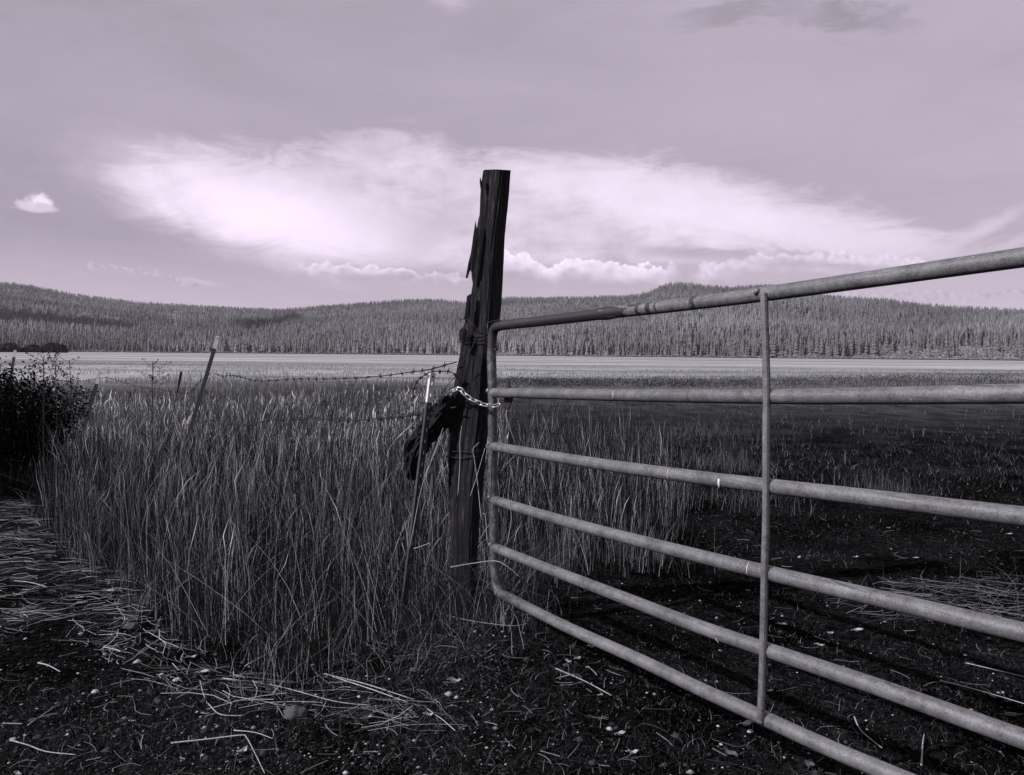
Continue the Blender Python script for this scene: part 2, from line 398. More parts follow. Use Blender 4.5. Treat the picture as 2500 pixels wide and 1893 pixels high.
# ------------------------------------------------------------------ ground sheet (graded grid reaching the horizon)
def vnoise(X, Y, s, seed=0):
    # cheap smooth value noise
    g = np.random.default_rng(seed).random((256, 256)).astype(np.float32)
    x = X/s; y = Y/s; xi = np.floor(x).astype(int); yi = np.floor(y).astype(int)
    fx = x-xi; fy = y-yi; fx = fx*fx*(3-2*fx); fy = fy*fy*(3-2*fy)
    a = g[xi % 256, yi % 256]; b_ = g[(xi+1) % 256, yi % 256]; c = g[xi % 256, (yi+1) % 256]; d = g[(xi+1) % 256, (yi+1) % 256]
    return (a*(1-fx)+b_*fx)*(1-fy)+(c*(1-fx)+d*fx)*fy-0.5
def gh(X, Y):
    X = np.asarray(X, float); Y = np.asarray(Y, float)
    r = np.hypot(X, Y-3); near = np.clip(1-(r-20)/60, 0, 1)
    h = vnoise(X, Y, 3.1, 1)*0.09+vnoise(X, Y, 0.8, 2)*0.03+vnoise(X, Y, 0.21, 3)*0.022+vnoise(X, Y, 0.07, 4)*0.012
    return h*near
def grid(c0, n0, n1, a, dt):
    t = np.arange(-n0, n1+1)*dt
    return c0+a*np.sinh(t)
gx = grid(0.0, 430, 430, 2.2, 0.0196); gy = grid(3.2, 330, 430, 2.2, 0.0196)
GX, GY = np.meshgrid(gx, gy); GZ = gh(GX, GY)
nx, ny = len(gx), len(gy)
idx = np.arange(nx*ny).reshape(ny, nx)
Q = np.stack([idx[:-1, :-1], idx[:-1, 1:], idx[1:, 1:], idx[1:, :-1]], -1).reshape(-1, 4)
g_o = mesh_obj('ground', np.stack([GX, GY, GZ], -1).reshape(-1, 3), Q, M_ground, smooth=True)
tag(g_o, kind='structure')

# ------------------------------------------------------------------ hills
sky_px = [(-700, 560), (-300, 575), (0, 604), (60, 609), (150, 628), (300, 648), (450, 657), (600, 664), (700, 656), (850, 644), (930, 641), (1000, 648), (1100, 638), (1250, 639), (1350, 635), (1400, 629), (1430, 612), (1470, 606), (1530, 614), (1580, 617), (1650, 612), (1690, 615), (1760, 632), (1830, 640), (1900, 643), (2000, 654), (2100, 659), (2212, 664), (2600, 672), (3000, 690)]
sk = np.array([azel(*p) for p in sky_px])
AZD = np.linspace(-50, 50, 401)
sk_el = np.interp(AZD, sk[:, 0], sk[:, 1])
def Rb(a): return np.interp(a, [-50, -32, 0, 20, 32, 50], [1500, 1450, 1250, 1050, 960, 900])
def Rr(a): return Rb(a)*np.interp(a, [-50, -30, 0, 12, 30], [2.0, 2.0, 1.9, 2.1, 2.1])
TREE_H = 13.0
def hill_h(a, r):
    a = np.asarray(a, float); r = np.asarray(r, float)
    rb, rr = Rb(a), Rr(a)
    top = np.tan(np.radians(np.interp(a, AZD, sk_el)))*rr+CH-TREE_H
    t = np.clip((r-rb)/(rr-rb), 0, 1.6)
    prof = np.where(t < 1, 0.78*t**0.85+0.22*t*t*(3-2*t), 1-0.35*(t-1)**1.2)
    X = r*np.sin(np.radians(a)); Y = r*np.cos(np.radians(a))
    und = vnoise(X, Y, 260, 11)*26+vnoise(X, Y, 110, 12)*10
    return top*prof+und*np.clip(t*4, 0, 1)*np.clip((1-t)*2.2, 0, 1)-0.3
rs = np.linspace(0, 1.6, 90)
HA, HT = np.meshgrid(AZD, rs)
HR = Rb(HA)+(Rr(HA)-Rb(HA))*HT
HZ = hill_h(HA, HR)
HV = np.stack([HR*np.sin(np.radians(HA)), HR*np.cos(np.radians(HA)), HZ], -1).reshape(-1, 3)
na, nr = len(AZD), len(rs); idx = np.arange(na*nr).reshape(nr, na)
Q = np.stack([idx[:-1, :-1], idx[:-1, 1:], idx[1:, 1:], idx[1:, :-1]], -1).reshape(-1, 4)
tag(mesh_obj('hills', HV, Q, M_hill, smooth=True), kind='structure')

# ------------------------------------------------------------------ trees on the hills
def tree_mesh(n, tiers, sides, h, cr, base, tones, rr):
    """n conifers as stacked ragged cones. h,cr: arrays; base: n x 3"""
    V = []; Fc = []; T = []
    k0 = 0
    ang = np.linspace(0, 2*np.pi, sides, endpoint=False)
    Vs = np.zeros((n, tiers*(sides+1), 3)); Ts = np.zeros((n, tiers*(sides+1)))
    off = rr.random((n, 1))*6.28
    for t in range(tiers):
        z0 = 0.06+t*(0.80/tiers); z1 = min(1.0, z0+1.35*0.94/tiers) if t < tiers-1 else 1.0
        rad = (1-0.85*t/tiers)
        a = ang[None, :]+off+t*0.7
        j = 0.72+0.56*rr.random((n, sides)); jz = (rr.random((n, sides))-0.5)*0.07
        s = t*(sides+1)
        Vs[:, s:s+sides, 0] = np.cos(a)*j*rad*cr[:, None]; Vs[:, s:s+sides, 1] = np.sin(a)*j*rad*cr[:, None]
        Vs[:, s:s+sides, 2] = (z0+jz)*h[:, None]
        Vs[:, s+sides, 2] = z1*h; Vs[:, s+sides, 0] = (rr.random(n)-0.5)*0.25*cr
        Ts[:, s:s+sides] = tones[:, None]*(0.8+0.45*rr.random((n, sides))); Ts[:, s+sides] = tones*1.05
    Vs += base[:, None, :]
    loc = []
    for t in range(tiers):
        s = t*(sides+1)
        for k in range(sides): loc.append((s+k, s+(k+1) % sides, s+sides))
    loc = np.array(loc); per = tiers*(sides+1)
    Fs = (loc[None]+(np.arange(n)*per)[:, None, None]).reshape(-1, 3)
    return Vs.reshape(-1, 3), Fs, Ts.ravel()
def clearing(a, t):                       # open slope low on the right
    px = CX+np.tan(np.radians(a))*F
    c = vnoise(px, t*900, 60, 31)+0.5
    return (px > 1790) & (t < 0.13) & (c > 0.22+0.0022*np.clip(1950-px, 0, 200)+t*2.2)
NT = 52000
ta = rng.uniform(-38, 38, NT*2)
tt = rng.random(NT*2)**1.12*1.03
gap = vnoise(np.tan(np.radians(ta))*1800+3000, tt*1500, 28, 33)+0.5 > 0.80
keep = (~clearing(ta, tt) & ~gap) | (rng.random(NT*2) < 0.10)
ta, tt = ta[keep][:NT], tt[keep][:NT]
tr_ = Rb(ta)+(Rr(ta)-Rb(ta))*tt+4
bz = hill_h(ta, tr_)
basep = np.stack([tr_*np.sin(np.radians(ta)), tr_*np.cos(np.radians(ta)), bz-0.5], -1)
th = rng.normal(1.0, 0.3, len(ta)).clip(.5, 1.6)*np.interp(ta, [-35, 0, 20, 35], [14, 16, 18, 17])*(1-0.38*np.clip(tt*1.6, 0, 1)); th = np.where(tt > 0.97, th*0.85, th)
crr = th*rng.uniform(0.11, 0.18, len(ta))
stand = vnoise(basep[:, 0], basep[:, 1], 160, 21)
tn = 0.095*(1+0.75*(rng.random(len(ta))-0.5))*(1+0.7*stand)
# front row trees become individual things
rowd = tr_-Rb(ta)
front = np.where((np.abs(ta) < 31.8) & (ta > 1))[0]
front = front[np.argsort(tr_[front]*1.0+rowd[front]*2)][:300]
mask = np.ones(len(ta), bool); mask[front] = False
V_, F_, T_ = tree_mesh(mask.sum(), 3, 6, th[mask], crr[mask], basep[mask], tn[mask], rng)
tag(mesh_obj('forest', V_, F_, M_tree, tone=T_), 'dense conifer forest covering the long low hills behind the meadow', 'forest', kind='stuff')
protos = []
for k in range(4):
    pr = np.random.default_rng(50+k)
    V_, F_, T_ = tree_mesh(1, 6, 9, np.array([1.0]), np.array([0.125]), np.zeros((1, 3)), np.array([0.095]), pr)
    me = mesh_obj('crown', V_, F_, M_tree, tone=T_); mesh_c = me.data; bpy.data.objects.remove(me)
    tv, tf = tube([(0, 0, 0), (0, 0, .3), (0, 0, .75)], lambda i: [0.018, .014, .004][i], 6)
    me = mesh_obj('trunk', tv, tf, M_wood2); mesh_t = me.data; bpy.data.objects.remove(me)
    protos.append((mesh_c, mesh_t))
for i, k in enumerate(front):
    mc, mt = protos[i % 4]
    root = empty('conifer_tree', tuple(basep[k]))
    root.rotation_euler.z = random.random()*6.28; root.scale = (th[k]*1.12,)*3
    c = bpy.data.objects.new('crown', mc); t = bpy.data.objects.new('trunk', mt)
    for o in (c, t): col.objects.link(o); o.parent = root
    tag(root, 'conifer in the front rows of the far forest right of the wooden post', 'tree', 'conifers along the far meadow edge')

# pale willow scrub along the foot of the hills
def leaf_cloud(centres, radii, n_each, size, rr, tone, flat=0.6, tonevar=0.5):
    N = len(centres)*n_each
    c = np.repeat(np.asarray(centres), n_each, 0); rd = np.repeat(np.asarray(radii), n_each, 0)
    d = rr.normal(size=(N, 3)); d /= np.linalg.norm(d, axis=1, keepdims=True)
    rad = rr.random((N, 1))**0.45
    d[:, 2] = np.abs(d[:, 2])
    p = c+d*rad*rd
    a = rr.normal(size=(N, 3)); a /= np.linalg.norm(a, axis=1, keepdims=True)
    b_ = np.cross(a, rr.normal(size=(N, 3))); b_ /= np.linalg.norm(b_, axis=1, keepdims=True)
    s = (size*(0.6+0.8*rr.random((N, 1))))
    V = np.stack([p-a*s, p+b_*s*0.5, p+a*s, p-b_*s*0.5], 1).reshape(-1, 3)
    Fq = np.arange(N*4).reshape(-1, 4)
    tn_ = np.repeat(tone*(1+tonevar*(rr.random(N)-0.5)*2), 4)
    return V, Fq, tn_
wa = rng.uniform(-34, 34, 1300); wr = Rb(wa)+rng.uniform(-22, 10, 1300)
wc = np.stack([wr*np.sin(np.radians(wa)), wr*np.cos(np.radians(wa)), np.zeros(1300)], -1)
ws = rng.uniform(1.2, 3.6, (1300, 1))*np.array([[2.2, 2.2, 1.0]])
V_, F_, T_ = leaf_cloud(wc, ws, 26, 0.8, rng, 0.17)
tag(mesh_obj('willow_scrub', V_, F_, M_tree, tone=T_), 'pale low scrub along the foot of the forested hills', 'shrubs', kind='stuff')
ca = rng.uniform(20, 34, 6000); ct = rng.uniform(0, 0.15, 6000); kk = clearing(ca, ct); ca, ct = ca[kk][:1500], ct[kk][:1500]
cr_ = Rb(ca)+(Rr(ca)-Rb(ca))*ct
cc = np.stack([cr_*np.sin(np.radians(ca)), cr_*np.cos(np.radians(ca)), hill_h(ca, cr_)], -1)
V_, F_, T_ = leaf_cloud(cc, rng.uniform(1.5, 4.0, (len(cc), 1))*np.array([[1.3, 1.3, 0.8]]), 26, 0.9, rng, 0.2)
tag(mesh_obj('aspen_scrub', V_, F_, M_tree, tone=T_), 'pale leafy scrub on the open slope low on the right hill', 'shrubs', kind='stuff')
# dark edge of the meadow
da = rng.uniform(-34, 34, 1600); dr = Rb(da)-30+rng.uniform(-5, 5, 1600)
dc = np.stack([dr*np.sin(np.radians(da)), dr*np.cos(np.radians(da)), np.zeros(1600)], -1)
V_, F_, T_ = leaf_cloud(dc, np.tile([[2.6, 2.6, 0.9]], (1600, 1)), 14, 0.6, rng, 0.02)
tag(mesh_obj('sedge_strip', V_, F_, M_tree, tone=T_), 'thin dark strip of sedge at the far edge of the pale meadow', 'sedge', kind='stuff')
# rounded thicket far left
tk = []
for px_, hh_, ww_ in ((118, 8, 26), (70, 6, 22), (20, 7, 24), (-25, 7, 20)):
    a_ = math.radians(azel(px_, 760)[0]); tk.append((700*math.sin(a_), 700*math.cos(a_), 0, ww_*0.4, hh_))
for i, (x_, y_, z_, w_, h_) in enumerate(tk[:3]):
    V_, F_, T_ = leaf_cloud([(x_, y_, 0)], [(w_, w_*0.7, h_)], 1500, 0.8, rng, 0.03)
    o = mesh_obj('thicket', V_, F_, M_tree, tone=T_)
    tag(o, ['dark rounded thicket at the left end of the meadow, rightmost of three', 'dark rounded thicket at the left end of the meadow, middle of three', 'dark rounded thicket at the left end of the meadow, behind the small far steel post'][i], 'thicket', 'dark thickets at the left end of the meadow')

# ------------------------------------------------------------------ clouds outside the view whose shade lies on the land
def cloud(name, cx, cy, hx, hy, alt, seed, label):
    off = SUN_DIR*(alt/math.tan(R(SUN_EL)))
    rr = np.random.default_rng(seed); V = []; Fc = []
    nu, nv = 72, 14
    for j in range(nv+1):
        ph = math.pi*j/nv
        for i in range(nu):
            a = 2*math.pi*i/nu
            lump = 1+0.13*mnoise.fractal(Vector((math.cos(a)*2+seed, math.sin(a)*2, ph)), 1, 2, 5)
            V.append((cx+off.x+hx*math.sin(ph)*math.cos(a)*lump, cy+off.y+hy*math.sin(ph)*math.sin(a)*lump, alt+math.cos(ph)*min(hx, hy)*0.28*lump))
    for j in range(nv):
        for i in range(nu):
            Fc.append((j*nu+i, j*nu+(i+1) % nu, (j+1)*nu+(i+1) % nu, (j+1)*nu+i))
    o = mesh_obj(name, V, Fc, M_cloud, smooth=True)
    return tag(o, label, 'cloud', kind='structure')
def shade_cloud(px, d, z, hx, hy, seed, label):
    L_ = 1500/math.sin(R(SUN_EL)); a_ = math.radians(azel(px, 700)[0]); t = Vector((math.tan(a_)*d, d, z))
    c_ = t+SUNV*L_; off = SUN_DIR*(c_.z/math.tan(R(SUN_EL)))
    cloud('cloud', c_.x-off.x, c_.y-off.y, hx, hy, c_.z, seed, label)
shade_cloud(622, 1960, 60, 52, 330, 4, 'small cumulus cloud left of the view that shades a dark patch on the hillside')
shade_cloud(140, 1640, 20, 200, 95, 9, 'long cumulus cloud left of the view that shades the foot of the far left hill')

# ------------------------------------------------------------------ gate
def GD(px): return 3.85/(1+0.001008*(px-1075))
def gpt(px, py): return pd(px, py, GD(px))
PR = 0.0222
gate = empty('metal_gate', gpt(1700, 1575)-Vector((0, 0, 0.05)))
tag(gate, 'weathered six rail tubular steel field gate chained to the wooden post', 'gate')
def extend(P, k=1.3):                     # carries a rail on to the hinge side, out of the picture
    d = (P[-1]-P[-3]).normalized(); return P+[P[-1]+d*k*0.5, P[-1]+d*k]
r1 = [(1140, 697), (1217, 688.5), (1311, 677), (1426, 664), (1582, 645), (1649, 636), (1842, 609), (2206, 557)]
r6 = [(1097, 1290), (1125, 1305), (1160, 1323), (1235, 1360), (1382, 1426), (1504, 1485), (1642, 1548), (1779, 1611), (1916, 1669), (2212, 1792)]
stile = [(1063, 740), (1062, 780), (1064, 850), (1064, 950), (1065, 1060), (1067, 1130), (1068, 1190), (1070, 1240), (1073, 1268), (1080, 1282)]
fr = [gpt(*p) for p in reversed(r1)]
d1 = (fr[0]-fr[2]).normalized()
L1 = [(1104, 701), (1082, 704), (1070, 709), (1065, 720)]
path = [fr[0]+d1*1.3, fr[0]+d1*0.65]+fr+[gpt(*p) for p in L1]+[gpt(*p) for p in stile]+[gpt(*p) for p in r6]
path = extend(path, 1.3)
hinge_t, hinge_b = path[0], path[-1]
cp = catmull(path, 10)
bul = gpt(1311, 677)
def rfr(i):
    d = (cp[i]-bul).length
    return PR*(1+0.16*math.exp(-(d/0.035)**2)*1.0)
v, f = tube(cp, rfr, 24)
mesh_obj('frame', v, f, M_frame, gate, True)
v, f = tube([hinge_t, (hinge_t+hinge_b)/2, hinge_b], PR*0.98, 20); mesh_obj('hinge_stile', v, f, M_pipe, gate, True)
rails = [[(1064, 850), (1083, 849), (1322, 854), (1649, 857), (1946, 855), (2206, 851)],
         [(1065, 964), (1072, 966), (1270, 999), (1478, 1028), (1642, 1048), (1897, 1078), (2191, 1114)],
         [(1066, 1080), (1080, 1085), (1235, 1131), (1419, 1179), (1638, 1233), (1897, 1293), (2191, 1362)],
         [(1068, 1182), (1082, 1189), (1199, 1235), (1345, 1291), (1504, 1352), (1638, 1398), (1897, 1485), (2191, 1590)]]
for rl in rails:
    P = catmull(extend([gpt(*p) for p in rl], 1.35), 8)
    v, f = tube(P, PR, 24); mesh_obj('rail', v, f, M_pipe, gate, True)
gdir = (gpt(2206, 851)-gpt(1083, 849)).normalized(); gnorm = Vector((-gdir.y, gdir.x, 0)).normalized()
if gnorm.y > 0: gnorm = -gnorm
# vertical strap standing proud of the rails on the near side
bp = [(x_+13, y_) for x_, y_ in [(1650, 634), (1653, 734), (1656, 845), (1655, 956), (1655, 1050), (1654, 1150), (1652, 1214), (1648, 1410), (1643, 1556)]]
MBb = MB(); V = []; Fc = []
zt = Vector((0, 0, 1)); gh_dir = Vector((gdir.x, gdir.y, 0)).normalized()
prof = [(-.0105, 0), (-.0105, .006), (-.0085, .012), (-.004, .015), (.004, .015), (.0085, .012), (.0105, .006), (.0105, 0)]
cpb = catmull([gpt(*p) for p in bp], 5)
for P in cpb:
    for a, c in prof: V.append(P+gnorm*(PR-0.003+c)+gh_dir*a)
k = len(prof)
for i in range(len(cpb)-1):
    for j in range(k):
        Fc.append((i*k+j, i*k+(j+1) % k, (i+1)*k+(j+1) % k, (i+1)*k+j))
Fc.append(tuple(range(k))); Fc.append(tuple(range((len(cpb)-1)*k, len(cpb)*k))[::-1])
mesh_obj('vertical_brace', V, Fc, M_pipe, gate)
# weld beads
def bead(P, r, sx=1, name='weld'):
    V = []; Fc = []; nu, nv = 10, 6
    for j in range(nv+1):
        ph = math.pi*j/nv
        for i in range(nu):
            a = 2*math.pi*i/nu; q = 1+0.25*(random.random()-0.5)
            V.append(P+Vector((math.cos(a)*math.sin(ph)*r*q*sx, math.sin(a)*math.sin(ph)*r*q, math.cos(ph)*r*q)))
    for j in range(nv):
        for i in range(nu): Fc.append((j*nu+i, j*nu+(i+1) % nu, (j+1)*nu+(i+1) % nu, (j+1)*nu+i))
    return mesh_obj(name, V, Fc, M_pipe, gate, True)
bead(gpt(1646, 631)+gnorm*PR, 0.011)
for rl in rails: bead(gpt(rl[0][0]-2, rl[0][1]-6)+gnorm*PR*0.7, 0.013)
for py in (857, 1048, 1233, 1398): bead(gpt(1664, py+2)+gnorm*(PR+0.002), 0.006)
def paint_ring(px, py, ax_i, w0, a0, a1, name='paint_mark'):
    P = gpt(px, py); t = (gpt(px+20, py+ax_i*20)-P).normalized(); u = Vector((0, 0, 1)); u = (u-t*u.dot(t)).normalized(); q = gnorm-t*gnorm.dot(t); q = (q-u*q.dot(u)).normalized()
    V = []; n = 14
    for i in range(n+1):
        f_ = i/n; a = R(a0+(a1-a0)*f_); w_ = w0*(0.15+math.sin(math.pi*f_)**0.7)
        d = (q*math.cos(a)+u*math.sin(a))
        for sgn, rr_ in ((-1, .0004), (-1, .0014), (1, .0014), (1, .0004)): V.append(P+d*(PR+rr_)+t*(w_*sgn+0.006*math.sin(math.pi*f_)))
    Fc = [(i*4+k, i*4+k+1, i*4+k+5, i*4+k+4) for i in range(n) for k in range(3)]
    mesh_obj(name, V, Fc, M_white, gate, True)
paint_ring(1561, 1041, .115, .0035, -60, 60)
paint_ring(1333, 854, .01, .0012, -35, 40)
paint_ring(1557, 1374, .35, .0012, -70, -5)
paint_ring(1622, 1229, .26, .0009, -60, 75)
paint_ring(1450, 1024, .15, .0008, -60, 75)
# dark latch bracket behind the second rail
lp = MB()
P0 = gpt(1086, 862)-gnorm*0.03
ol = [(-.030, -.055), (.006, -.045), (.034, -.012), (.040, .005), (.016, .02), (.0135, .075), (.0095, .086), (.0, .090), (-.0095, .086), (-.0135, .075), (-.014, .02), (-.034, .0)]
n = len(ol); V = [P0+gh_dir*a-gnorm*0.003+Vector((0, 0, c)) for a, c in ol]+[P0+gh_dir*a+gnorm*0.004+Vector((0, 0, c)) for a, c in ol]
Fc = [tuple(range(n))[::-1], tuple(range(n, 2*n))]+[(i, (i+1) % n, n+(i+1) % n, n+i) for i in range(n)]
mesh_obj('latch_bracket', V, Fc, M_dark, gate)
# bolt on the stile
v, f = tube([gpt(1068, 756), gpt(1068, 756)+gh_dir*0.024], 0.006, 8); mesh_obj('bolt', v, f, M_dark, gate)

# ------------------------------------------------------------------ wooden post
yL = [416, 434, 461, 526, 541, 579, 616, 644, 664, 680, 694, 718, 725, 753, 777, 805, 821, 846, 874, 900, 929, 968, 1036, 1120, 1208, 1298, 1420, 1500]
xL = [1177, 1174, 1171, 1168, 1164, 1158, 1154, 1150, 1148, 1149, 1151, 1147, 1140, 1137, 1135, 1124, 1121, 1124, 1118, 1112, 1108, 1104, 1094, 1091, 1092, 1098, 1096, 1092]
yC = [416, 504, 597, 700, 818, 911, 1000, 1208, 1380, 1500]; xC = [1224, 1214, 1203, 1196, 1189, 1177, 1172, 1152, 1147, 1145]
yR = [416, 504, 579, 660, 737, 781, 860, 957, 1036, 1101, 1208, 1280, 1380, 1500]; xR = [1249, 1242, 1235, 1231, 1228, 1223, 1213, 1203, 1196, 1190, 1180, 1172, 1166, 1165]
PD = 3.93
post = empty('gate_post', pd(1130*S_, 1478*S_, PD))
tag(post, 'dark weathered square timber gate post, tallest thing, leaning to the right', 'post')
NR = 170; ys = np.linspace(416, 1500, NR); V = []; per = 72
for q, y_ in enumerate(ys):
    l, c, r_ = np.interp(y_, yL, xL), np.interp(y_, yC, xC), np.interp(y_, yR, xR)
    wl, wr_ = (c-l), (r_-c)
    Cc = pd(c*S_, y_*S_, PD); Ll = pd(l*S_, y_*S_, PD+wl*0.00098); Rr_ = pd(r_*S_, y_*S_, PD+wr_*0.0035)
    Bk = Ll+Rr_-Cc
    ctr = (Cc+Ll+Rr_+Bk)/4
    cor = [Ll, Cc, Rr_, Bk]
    for e in range(4):
        A, Bq = cor[e], cor[(e+1) % 4]
        for j in range(per//4):
            t = j/(per//4); P = A.lerp(Bq, t)
            rn = 1-0.10*(1-min(1, min(t, 1-t)*9))**2      # eased corners
            P = ctr+(P-ctr)*rn
            u = e*1.0+t
            g1 = mnoise.fractal(Vector((u*9+y_*0.004, y_*0.0035, 1.7)), 1, 2.1, 4)
            g2 = mnoise.noise(Vector((u*26+y_*0.006, y_*0.006, 4.2)))
            cr_k = max(0, mnoise.noise(Vector((u*5+y_*0.0025, y_*0.0016, 9.1)))-0.35)
            inw = (g1*0.0045+g2*0.0022-cr_k*0.03)
            V.append(P+(P-ctr).normalized()*inw)
    if q == 0:
        for k in range(per): V[k] = V[k]+Vector((0, 0, 0.004*mnoise.noise(V[k]*60)))
Fc = []
for i in range(NR-1):
    for k in range(per): Fc.append((i*per+k, (i+1)*per+k, (i+1)*per+(k+1) % per, i*per+(k+1) % per))
ct = Vector((0, 0, 0))
for k in range(per): ct += V[k]
V.append(ct/per+Vector((0, 0, 0.004))); ci = len(V)-1
for k in range(per): Fc.append((k, (k+1) % per, ci))
mesh_obj('timber', V, Fc, M_wood, post)
def slab(name, pts, d, th, mat, parent):
    P = [pd(x_*S_, y_*S_, d) for x_, y_ in pts]; n = len(P); c = sum(P, Vector())/n
    V = [p+Vector((0, -th/2, 0)) for p in P]+[p+Vector((0, th/2, 0)) for p in P]+[c+Vector((0, -th, 0)), c+Vector((0, th, 0))]
    Fc = [(i, n+i, n+(i+1) % n, (i+1) % n) for i in range(n)]+[(i, (i+1) % n, 2*n) for i in range(n)]+[(n+(i+1) % n, n+i, 2*n+1) for i in range(n)]
    return mesh_obj(name, V, Fc, mat, parent)
slab('bark_flake', [(1161, 539), (1164, 556), (1170, 562), (1168, 590), (1163, 625), (1158, 650), (1152, 668), (1148, 660), (1145, 668), (1141, 680), (1137, 679), (1140, 662), (1143, 644), (1150, 616), (1155, 579), (1158, 560)], 3.935, 0.012, M_wood, post)
slab('bark_flake', [(1172, 433), (1175, 440), (1178, 452), (1173, 462), (1171, 445)], 3.945, 0.008, M_wood, post)
slab('bark_flake', [(1140, 724), (1148, 718), (1150, 745), (1146, 775), (1138, 790), (1133, 778), (1137, 750)], 3.935, 0.012, M_wood, post)
slab('bark_flake', [(1131, 800), (1140, 806), (1138, 835), (1129, 850), (1121, 822), (1122, 806)], 3.935, 0.014, M_wood, post)
# ------------------------------------------------------------------ short dark brace log beside the post
bl = catmull([pd(1116*S_, 975*S_, 4.0), pd(1085*S_, 1008*S_, 4.02), pd(1050*S_, 1048*S_, 4.04), pd(1022*S_, 1082*S_, 4.06), pd(1010*S_, 1120*S_, 4.08), pd(1006*S_, 1170*S_, 4.10)], 10)
jl = lambda i, a: 0.34*mnoise.noise(Vector((math.cos(a)*1.7, math.sin(a)*1.7, i*0.16)))+0.42*mnoise.noise(Vector((math.cos(a)*4, math.sin(a)*4, i*0.12)))+0.22*mnoise.noise(Vector((math.cos(a)*9, math.sin(a)*9, i*0.35)))
v, f = tube(bl, lambda i: float(np.interp(i, [0, 4, 30, 40, 50], [.040, .052, .054, .042, .024])), 40, jitter=jl)
tag(mesh_obj('leaning_log', v, f, M_log, None, False), 'short blackened bent log leaning on the left side of the timber post', 'log')

# ------------------------------------------------------------------ chain
ch = [(1098, 972), (1101, 962), (1112, 952), (1126, 952), (1134, 962), (1145, 971), (1159, 979), (1174, 986), (1189, 990), (1204, 992), (1219, 988), (1226, 982)]
dp = [3.99, 3.93, 3.875, 3.86, 3.85, 3.845, 3.84, 3.835, 3.83, 3.83, 3.835, 3.85]
cpts = [pd(x_*S_, y_*S_, d_) for (x_, y_), d_ in zip(ch, dp)]
dense = catmull(cpts, 30)
L = [0]
for i in range(1, len(dense)): L.append(L[-1]+(dense[i]-dense[i-1]).length)
def atL(s):
    i = min(range(len(L)), key=lambda k: abs(L[k]-s)); return dense[i]
chain = empty('chain', cpts[3]); tag(chain, 'bright steel chain wrapped round the post and the gate end pipe', 'chain')
pitch = 0.0285; s = 0.012; k = 0
while s < L[-1]-0.008:
    c = atL(s); t = (atL(min(L[-1], s+0.012))-atL(max(0, s-0.012))).normalized()
    nrm = Vector((0, -1, 0)); nrm = (nrm-t*nrm.dot(t)).normalized(); side = t.cross(nrm)
    rot = Matrix.Rotation((0.45 if k % 2 else -0.9), 3, t); side = rot @ side
    hl, hw = 0.0125, 0.0085; ring = []
    for i in range(20):
        a = 2*math.pi*i/20
        ring.append(c+t*(math.cos(a)*hw+(hl-0.003)*(1 if math.cos(a) > 0 else -1)*min(1, abs(math.cos(a))*4))+side*math.sin(a)*hw)
    v, f = tube(ring, 0.0033, 8, closed=True)
    mesh_obj('link', v, f, M_chain, chain, True); s += pitch; k += 1

# ------------------------------------------------------------------ steel fence posts
def t_post(top, bot, dt, db, cap_frac, face, label, yaw=0.4):
    A, Bp = pd(*top, dt), pd(*bot, db)
    root = empty('steel_fence_post', Bp)
    tag(root, label, 'fence post', 'steel posts of the wire fence')
    ax = (A-Bp).normalized(); sd_ = Vector((math.cos(yaw), math.sin(yaw), 0)); sd_ = (sd_-ax*sd_.dot(ax)).normalized(); fd = ax.cross(sd_)
    if fd.y > 0: fd = -fd
    def T(P, Q, g, name, mat):
        h = face/2+g; th = 0.003+g; st_ = face*0.95
        pr = [(-h, 0), (-h, th), (h, th), (h, 0), (th/2, 0), (th/2, -st_), (-th/2, -st_), (-th/2, 0)]
        V = []; n = len(pr)
        for X in (P, Q):
            for a, c in pr: V.append(X+sd_*a+fd*c)
        Fc = [(i, (i+1) % n, n+(i+1) % n, n+i) for i in range(n)]
        Fc += [(0, 1, 2, 3), (n+3, n+2, n+1, n), (4, 5, 6, 7), (n+7, n+6, n+5, n+4)]
        return mesh_obj(name, V, Fc, mat, root)
    Lh = (A-Bp).length
    cut = A.lerp(Bp, cap_frac)
    T(cut, Bp, 0, 'shaft', M_green); T(A, cut, 0.0004, 'painted_top', M_white)
    k = 0.05
    while k < Lh*0.8 and dt < 5:
        c = A-ax*k+fd*0.006; m = MB(); m.add(*box(c, sd_, fd, ax, 0.005, 0.006, 0.008)); k += 0.055
        m.build('stud', M_white if k < Lh*cap_frac+0.05 else M_green, root)
    m = MB(); m.add(*box(A-ax*0.018+fd*0.0045, sd_, fd, ax, 0.004, 0.0012, 0.004)); m.build('hole_mark', M_dark, root)
    return root, A, Bp
t1 = t_post((935, 806), (868, 1352), 3.90, 3.98, 0.115, 0.030, 'steel fence post with scuffed white top beside the timber post', 0.75)
t2 = t_post((471, 727), (372, 1062), 8.0, 8.0, 0.078, 0.036, 'tall leaning steel fence post with white top standing alone in the grass', 0.2)
t3 = t_post((216, 803), (172, 962), 11.0, 11.0, 0.165, 0.044, 'short leaning steel fence post half hidden by grass beside the dark shrub', 0.2)
t4 = t_post((33, 757), (8, 905), 15.5, 15.5, 0.10, 0.050, 'farthest and smallest steel fence post at the left edge', 0.2)
for q in (t1, t2, t3, t4): pass

